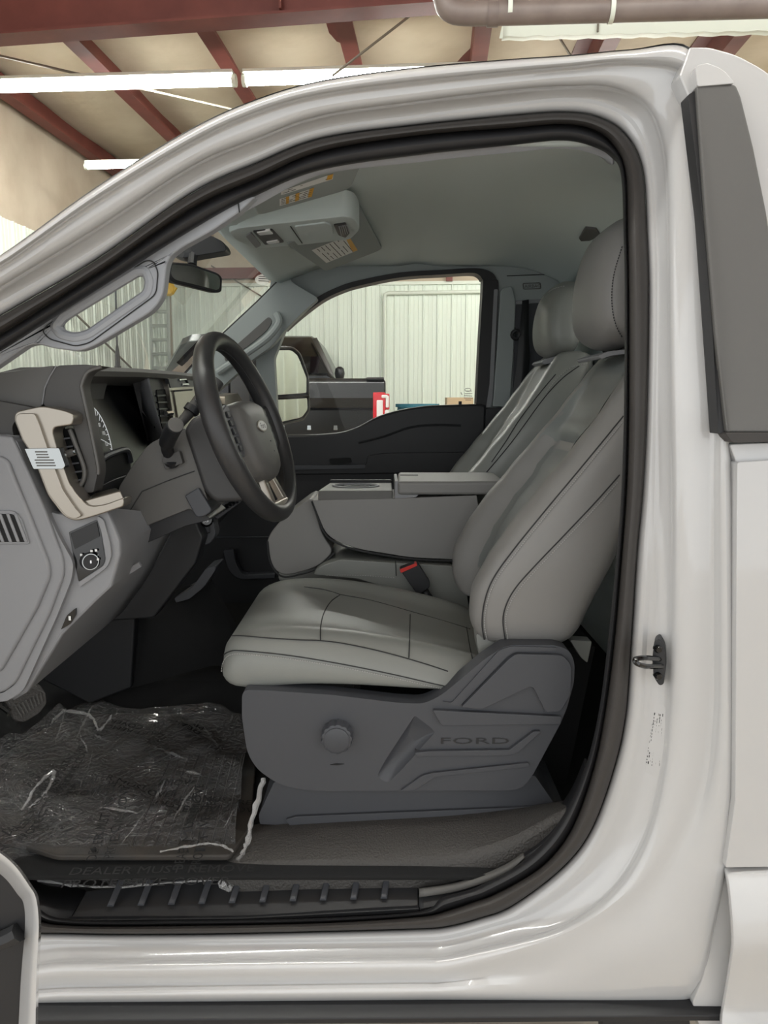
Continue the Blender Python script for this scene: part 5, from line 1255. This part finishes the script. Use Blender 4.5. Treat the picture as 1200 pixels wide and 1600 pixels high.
# crumpled clear film
rr = random.Random(11)
def nz(x, y):
    return .012*abs(math.sin(x*17 + 2.1*math.sin(y*13)))**3 + .010*abs(math.sin(y*21 + 3*math.sin(x*9 + 1)))**4 + .006*math.sin(x*41 + y*33)
fo = [(0,1180),(60,1150),(105,1112),(160,1112),(250,1116),(330,1118),(385,1120)]
rows = []
NU, NV = 90, 80
top_ = crom2([(-40,1200),(10,1165),(60,1142),(100,1110),(150,1110),(250,1113),(340,1115),(392,1122)], 12); bot_ = crom2([(-40,1330),(10,1355),(50,1372),(100,1388),(170,1390),(250,1389),(320,1386),(368,1384)], 12)
def smp(L, t): i = t*(len(L)-1); a = int(i); b = min(a+1, len(L)-1); f = i - a; return (L[a][0]*(1-f) + L[b][0]*f, L[a][1]*(1-f) + L[b][1]*f)
for i in range(NU + 1):
    u = i/NU; a, b = smp(top_, u), smp(bot_, u); row = []
    pa, pb_ = PZ(a[0], a[1], zm + .02), P(b[0], b[1], 1.318)
    for j in range(NV + 1):
        v = j/NV
        p = pa.lerp(pb_, v)
        base = zm + .016
        if v > .93: base = zm + .016 + (pb_.z - zm - .016)*((v - .93)/.07)
        ed = max(0, (u - .88)/.12)*.022*abs(math.sin(v*9)) + max(0, (.10 - v)/.10)*.022*abs(math.sin(u*14)) + max(0, (.12 - u)/.12)*.02*abs(math.sin(v*8))
        zz = base + nz(p.x, p.y) + ed
        if p.y > 1.333: zz = max(zz, zm + .0145)
        row.append(Vector((p.x, p.y, zz)))
    rows.append(row)
FM = MB().loft(rows, closed=False); fm_bv = FM.bvh()
fco = FM.build('protective_film', 'film', sharp=30)
tag(fco, 'crumpled clear plastic film printed with removal notices over the floor mat', 'plastic film')
# twisted tail at the lower right corner and along the edges
def crinkle(pts, r, n, seed):
    q = random.Random(seed); k = MB(); p = crom([Vector(a) for a in pts], 8)
    k.tube([a + Vector((q.uniform(-1, 1), q.uniform(-1, 1), q.uniform(-1, 1)))*r*.5 for a in p], [r*(.5 + q.random()) for _ in p], n); return k
mat('film_edge_glint', (215, 215, 215), .12, spec=.9)  # pale film for twisted edges and for painted highlight streaks
MT['film_edge_glint'].node_tree.nodes['Principled BSDF'].inputs['Alpha'].default_value = .30
crinkle([P(412,1215,1.40), P(392,1290,1.35), P(378,1335,1.325), P(352,1362,1.31), P(345,1384,1.30)], .0048, 5, 3).build('film_twist', 'film_edge_glint', fco, sharp=20)
crinkle([P(345,1365,1.30), P(352,1385,1.295), P(362,1384,1.295)], .006, 5, 5).build('film_twist', 'film_edge_glint', fco, sharp=20)
crinkle([PZ(95,1110,.64), PZ(140,1118,.66), PZ(155,1140,.65), PZ(175,1118,.66)], .0032, 5, 6).build('film_twist', 'film_edge_glint', fco, sharp=20)
crinkle([PZ(35,1265,.64), PZ(60,1225,.66), PZ(85,1205,.66), PZ(70,1240,.65), PZ(45,1262,.64)], .0032, 5, 7).build('film_twist', 'film_edge_glint', fco, sharp=20)
crinkle([P(60,1375,1.31), P(150,1386,1.305), P(260,1380,1.30), P(345,1372,1.30)], .0022, 4, 8).build('fold_glint', 'film_edge_glint', fco, sharp=20)  # pale fold line laid on as a painted highlight
crinkle([PZ(250,1330,.63), PZ(330,1318,.635), PZ(365,1330,.63)], .002, 4, 9).build('fold_glint', 'film_edge_glint', fco, sharp=20)
for k in range(34):
    px = rr.uniform(20, 385); py = rr.uniform(1125, 1375); an = rr.choice((-1.05, -1.05, -.9, .2, 1.2, 2.0)) + rr.uniform(-.3, .3); ln = rr.uniform(8, 34)
    if k > 22: px = rr.uniform(70, 180); py = rr.uniform(1108, 1150)
    a = (px - ln*math.cos(an), py - ln*math.sin(an)); b = (px + ln*math.cos(an), py + ln*math.sin(an))
    L = [(a[0] + (b[0]-a[0])*t/6 + rr.uniform(-2, 2), a[1] + (b[1]-a[1])*t/6 + rr.uniform(-2, 2)) for t in range(7)]
    q = drape(fm_bv, L, .003)
    if len(q) < 4: continue
    wd_ = rr.uniform(.001, .005 if k > 22 else .003)
    up_ = Vector((rr.uniform(-1, 1), rr.uniform(-1, 1), .8)).normalized()
    MB().loft([[p - up_*wd_*math.sin(math.pi*(i + .3)/len(q)) for i, p in enumerate(q)], [p + up_*wd_*math.sin(math.pi*(i + .3)/len(q)) for i, p in enumerate(q)]], closed=False).build('glint_streak', 'film_edge_glint', fco)  # pale ribbons standing in for glints on the crumpled film
def film_text(lines, px, py, dirpx, size, flip=False):
    """print laid on the film: the text plane is the mat plane, then dropped on the film surface"""
    o = PZ(px, py, zm + .02); x = (PZ(px + dirpx[0], py + dirpx[1], zm + .02) - o).normalized(); y = Vector((0, 0, 1)).cross(x)
    if flip: y = -y
    k = MB()
    for i, t in enumerate(lines):
        v, f = text_mesh(t, size, o - y*size*1.15*i, x, y)
        vv = []
        for a in v:
            h = fm_bv.ray_cast(Vector((a.x, a.y, 2)), Vector((0, 0, -1))); vv.append((h[0] if h[0] else a) + Vector((0, 0, .0012)))
        k.add(vv, f)
    k.build('printed_notice', 'ink', fco)
T2 = ['DEALER MUST REMOVE', 'PROTECTIVE COVER']
film_text(T2, 105, 1368, (100, -2), .031)
film_text(T2, 110, 1228, (100, 2), .026)
film_text(T2, 240, 1255, (100, 2), .026)
film_text(T2, 315, 1142, (-100, -2), .026)
film_text(T2, 0, 1200, (60, 30), .022)
film_text(T2, 150, 1345, (30, -100), .026)
film_text(T2, 285, 1360, (28, -100), .026)
film_text(T2, 15, 1312, (60, -60), .024)
film_text(T2, 70, 1245, (50, -60), .022)
# ================================================================ driver door edge at lower left
dd = thing('driver_door', 'edge of the open driver door at the lower left corner', 'door', P(20, 1590, .8))
def door_sec(pts, Y): return [P(x, y, Y) for x, y in pts]
eo = crom2([(-120,1240),(-20,1318),(20,1350),(45,1384),(56,1405),(60,1450),(56,1540),(54,1700)], 6); ei_ = crom2([(-150,1272),(-40,1338),(5,1368),(28,1396),(38,1412),(40,1450),(33,1540),(26,1700)], 6)
MB().loft([[P(x, y, .87) for x, y in ei_], [P(x, y, .86) for x, y in eo], [P(x + 3, y - 1, .885) for x, y in eo], [P(x - 6, y + 2, .92) for x, y in eo]], closed=False).build('door_edge', 'paint', dd, solid=.002, sharp=60)
MB().add([P(x, y, .874) for x, y in ei_] + [P(-150, 1700, .874)], [tuple(range(len(ei_) + 1))]).build('door_trim', 'plastic_black', dd)
MB().tube([P(-60,1470,.868), P(0,1470,.868), P(20,1462,.868), P(30,1456,.868)], .012, 8).build('trim_ridge', 'plastic_black', dd)
# ================================================================ black pickups parked behind
YT = 8.8
td = Vector((-1, 0, 0)); nlat = Vector((0, 1, 0)); tail = P(600, 600, YT); tail.z = 0
def T(s, w, z): return tail + td*s + nlat*w + Vector((0, 0, z))
def tsec(s, prof): return [T(s, w, z) for w, z in prof]
bt_ = thing('black_pickup', 'glossy black pickup with lit-red tail lamp, its bed seen through the passenger window', 'truck', tail + td*2.4 + nlat*.95)
RZ = P(560, 591, YT).z; ZR = P(300, 519, YT).z
bedp = [(.02, .62), (-.02, 1.0), (-.03, RZ-.36), (.012, RZ-.33), (.0, RZ-.25), (-.02, RZ-.22), (.0, RZ-.05), (.03, RZ-.01), (.05, RZ), (.13, RZ), (.13, 1.2), (1.77, 1.2), (1.77, RZ), (1.87, RZ), (1.90, RZ-.04), (1.92, 1.4), (1.90, .62)]
MB().loft([tsec(0, bedp), tsec(.04, bedp), tsec(1.72, bedp)]).build('bed', 'black_paint', bt_, sharp=30)
MB().loft([tsec(-.02, [(.05, .7), (.05, RZ-.02), (1.85, RZ-.02), (1.85, .7)]), tsec(.05, [(.05, .7), (.05, RZ), (1.85, RZ), (1.85, .7)])]).build('tailgate', 'black_paint', bt_, bevel=.03, seg=3)
MB().loft([tsec(.0, [(-.012, RZ-.01), (.03, RZ+.012), (.14, RZ+.012), (.14, RZ-.03)]), tsec(.20, [(-.012, RZ-.01), (.03, RZ+.012), (.14, RZ+.012), (.14, RZ-.03)])]).build('rail_cap', 'plastic_black', bt_, bevel=.008)
cabp = [(0, .55), (-.03, 1.0), (-.04, 1.32), (0, 1.38), (.01, RZ), (.10, RZ+.02), (1.80, RZ+.02), (1.89, RZ), (1.93, 1.3), (1.9, .55)]
MB().loft([tsec(1.76, cabp), tsec(2.75, cabp)]).build('cab_lower', 'black_paint', bt_, sharp=30)
def gh(s, zb, zt, i0, i1): return [T(s, i0, zb), T(s, i1, zt - .08), T(s, i1 + .10, zt), T(s, 1.9 - i1 - .10, zt), T(s, 1.9 - i1, zt - .08), T(s, 1.9 - i0, zb)]
s0 = (600 - 262)/FPX*YT; s1 = (600 - 283)/FPX*YT
MB().loft([gh(1.76, RZ, RZ + .12, .02, .05), gh(1.86, RZ, ZR - .03, .02, .16), gh(1.95, RZ, ZR, .02, .16), gh(s1 - .12, RZ, ZR, .02, .16), gh(s1, RZ, ZR - .05, .02, .16), gh(s0 + .03, RZ, P(262, 575, YT).z, .02, .05)]).build('cab_upper', 'black_paint', bt_, sharp=30)
MB().loft([[T(1.98, .0, RZ + .06), T(2.0, .13, ZR - .13)], [T(s0 - .12, .0, RZ + .06), T(s1 - .06, .13, ZR - .15)]], closed=False).build('side_window', 'dark_glass', bt_)
MB().loft([tsec(s0, [(0, .55), (-.03, 1.2), (.05, RZ - .10), (1.85, RZ - .10), (1.93, 1.2), (1.9, .55)]), tsec(s0 + 1.15, [(.04, .55), (.0, 1.2), (.12, RZ - .3), (1.78, RZ - .3), (1.9, 1.2), (1.86, .55)])]).build('hood', 'black_paint', bt_, bevel=.03)
for s_ in (.85, s0 + .45):
    for w in (.06, 1.84): MB().lathe([(.22, -.13), (.36, -.12), (.40, -.09), (.40, .09), (.36, .12), (.22, .13)], T(s_, w, .40), nlat, 24).build('wheel', 'rubber_dark', bt_)
for k in range(5): MB().box(T(.55 + .3*k, -.005, P(500, 668, YT).z), (.05, .04, .06)).build('side_clip', 'chrome', bt_, bevel=.006)
# tail lamp wrapping the corner
tlz0, tlz1 = P(595, 664, YT).z, P(595, 613, YT).z
lx = lambda px: (600 - px)/FPX*YT
def lamp(xa, xb, ya, yb, name, m, pr):
    a, b = lx(xa), lx(xb); z0, z1 = P(xa, yb, YT).z, P(xa, ya, YT).z
    return MB().loft([[T(a, -.05 - pr, z0), T(b, -.05 - pr, z0), T(b, -.05 - pr, z1), T(a, -.05 - pr, z1)], [T(a, .10, z0), T(b, .10, z0), T(b, .10, z1), T(a, .10, z1)]]).build(name, m, bt_, bevel=.012)
lamp(583, 602, 613, 668, 'tail_lamp', 'red_lens', .0)
lamp(600, 608.5, 615, 640, 'tail_lamp', 'red_lens', -.02)
lamp(588.5, 598.5, 625, 655, 'lamp_inner', 'white_lens', .008)
lamp(596, 605.5, 617, 622, 'lamp_inner', 'white_lens', .008)
lamp(602.5, 607.5, 618, 637, 'lamp_inner', 'white_lens', .004)
lamp(600.5, 608, 641, 647, 'lamp_inner', 'white_lens', .0)
# second black truck, nose toward the viewer, behind the bed
YF = 12.2
fx0, fx1 = P(300, 590, YF).x, P(523, 590, YF).x; fc = (fx0 + fx1)/2; fw2 = (fx1 - fx0)/2
b2 = thing('black_truck', 'second black truck parked behind the black pickup bed, windshield pillar and mirror showing', 'truck', (fc, YF + 2, 0))
zb2 = P(520, 592, YF).z; zr2 = P(480, 517, YF).z; rt = P(488, 522, YF).x - fc
def fsec(y, hw, zb, zt, hwt): return [Vector((fc - hw, y, zb)), Vector((fc - hwt, y, zt - .06)), Vector((fc - hwt + .1, y, zt)), Vector((fc + hwt - .1, y, zt)), Vector((fc + hwt, y, zt - .06)), Vector((fc + hw, y, zb))]
MB().loft([fsec(YF, fw2, zb2, zb2 + .05, fw2 - .03), fsec(YF + .75, fw2, zb2, zr2 - .05, rt), fsec(YF + .95, fw2, zb2, zr2, rt), fsec(YF + 2.6, fw2, zb2, zr2 - .02, rt)]).build('cab_upper', 'black_paint', b2, sharp=30)
MB().loft([[Vector((fc + x, YF + y, z)) for x, z in ((-fw2, .5), (-fw2, zb2), (fw2, zb2), (fw2, .5))] for y in (0, 2.6)]).build('body', 'black_paint', b2, bevel=.05)
MB().loft([[Vector((fc + x, YF - y, z)) for x, z in ((-fw2*.97, .5), (-fw2*.95, zb2 - .12), (fw2*.95, zb2 - .12), (fw2*.97, .5))] for y in (0, 1.0)]).build('hood', 'black_paint', b2, bevel=.05)
MB().loft([[Vector((fc - fw2 + .12, YF + .03, zb2 + .09)), Vector((fc - rt + .10, YF + .72, zr2 - .09))], [Vector((fc + fw2 - .12, YF + .03, zb2 + .09)), Vector((fc + rt - .10, YF + .72, zr2 - .09))]], closed=False).build('windshield', 'dark_glass', b2)
for sx in (-1, 1):
    MB().loft([[Vector((fc + sx*(fw2 - .01), YF - .005, zb2 + .06)), Vector((fc + sx*(rt + .01), YF + .70, zr2 - .05))], [Vector((fc + sx*(fw2 - .08), YF - .01, zb2 + .08)), Vector((fc + sx*(rt - .07), YF + .70, zr2 - .07))]], closed=False).build('pillar_edge', 'plastic_mid', b2, solid=.01)
    MB().lathe([(.02, -.10), (.07, -.07), (.085, 0), (.07, .08), (.03, .11)], Vector((fc + sx*(fw2 + .05), YF + .5, P(524, 582, YF).z)), (0, 0, 1), 14).build('mirror', 'black_paint', b2)
for s_ in (-.45, 1.9):
    for w in (-1, 1): MB().lathe([(.22, -.13), (.36, -.12), (.40, -.09), (.40, .09), (.36, .12), (.22, .13)], Vector((fc + w*fw2*.9, YF + s_, .40)), (1, 0, 0), 24).build('wheel', 'rubber_dark', b2)
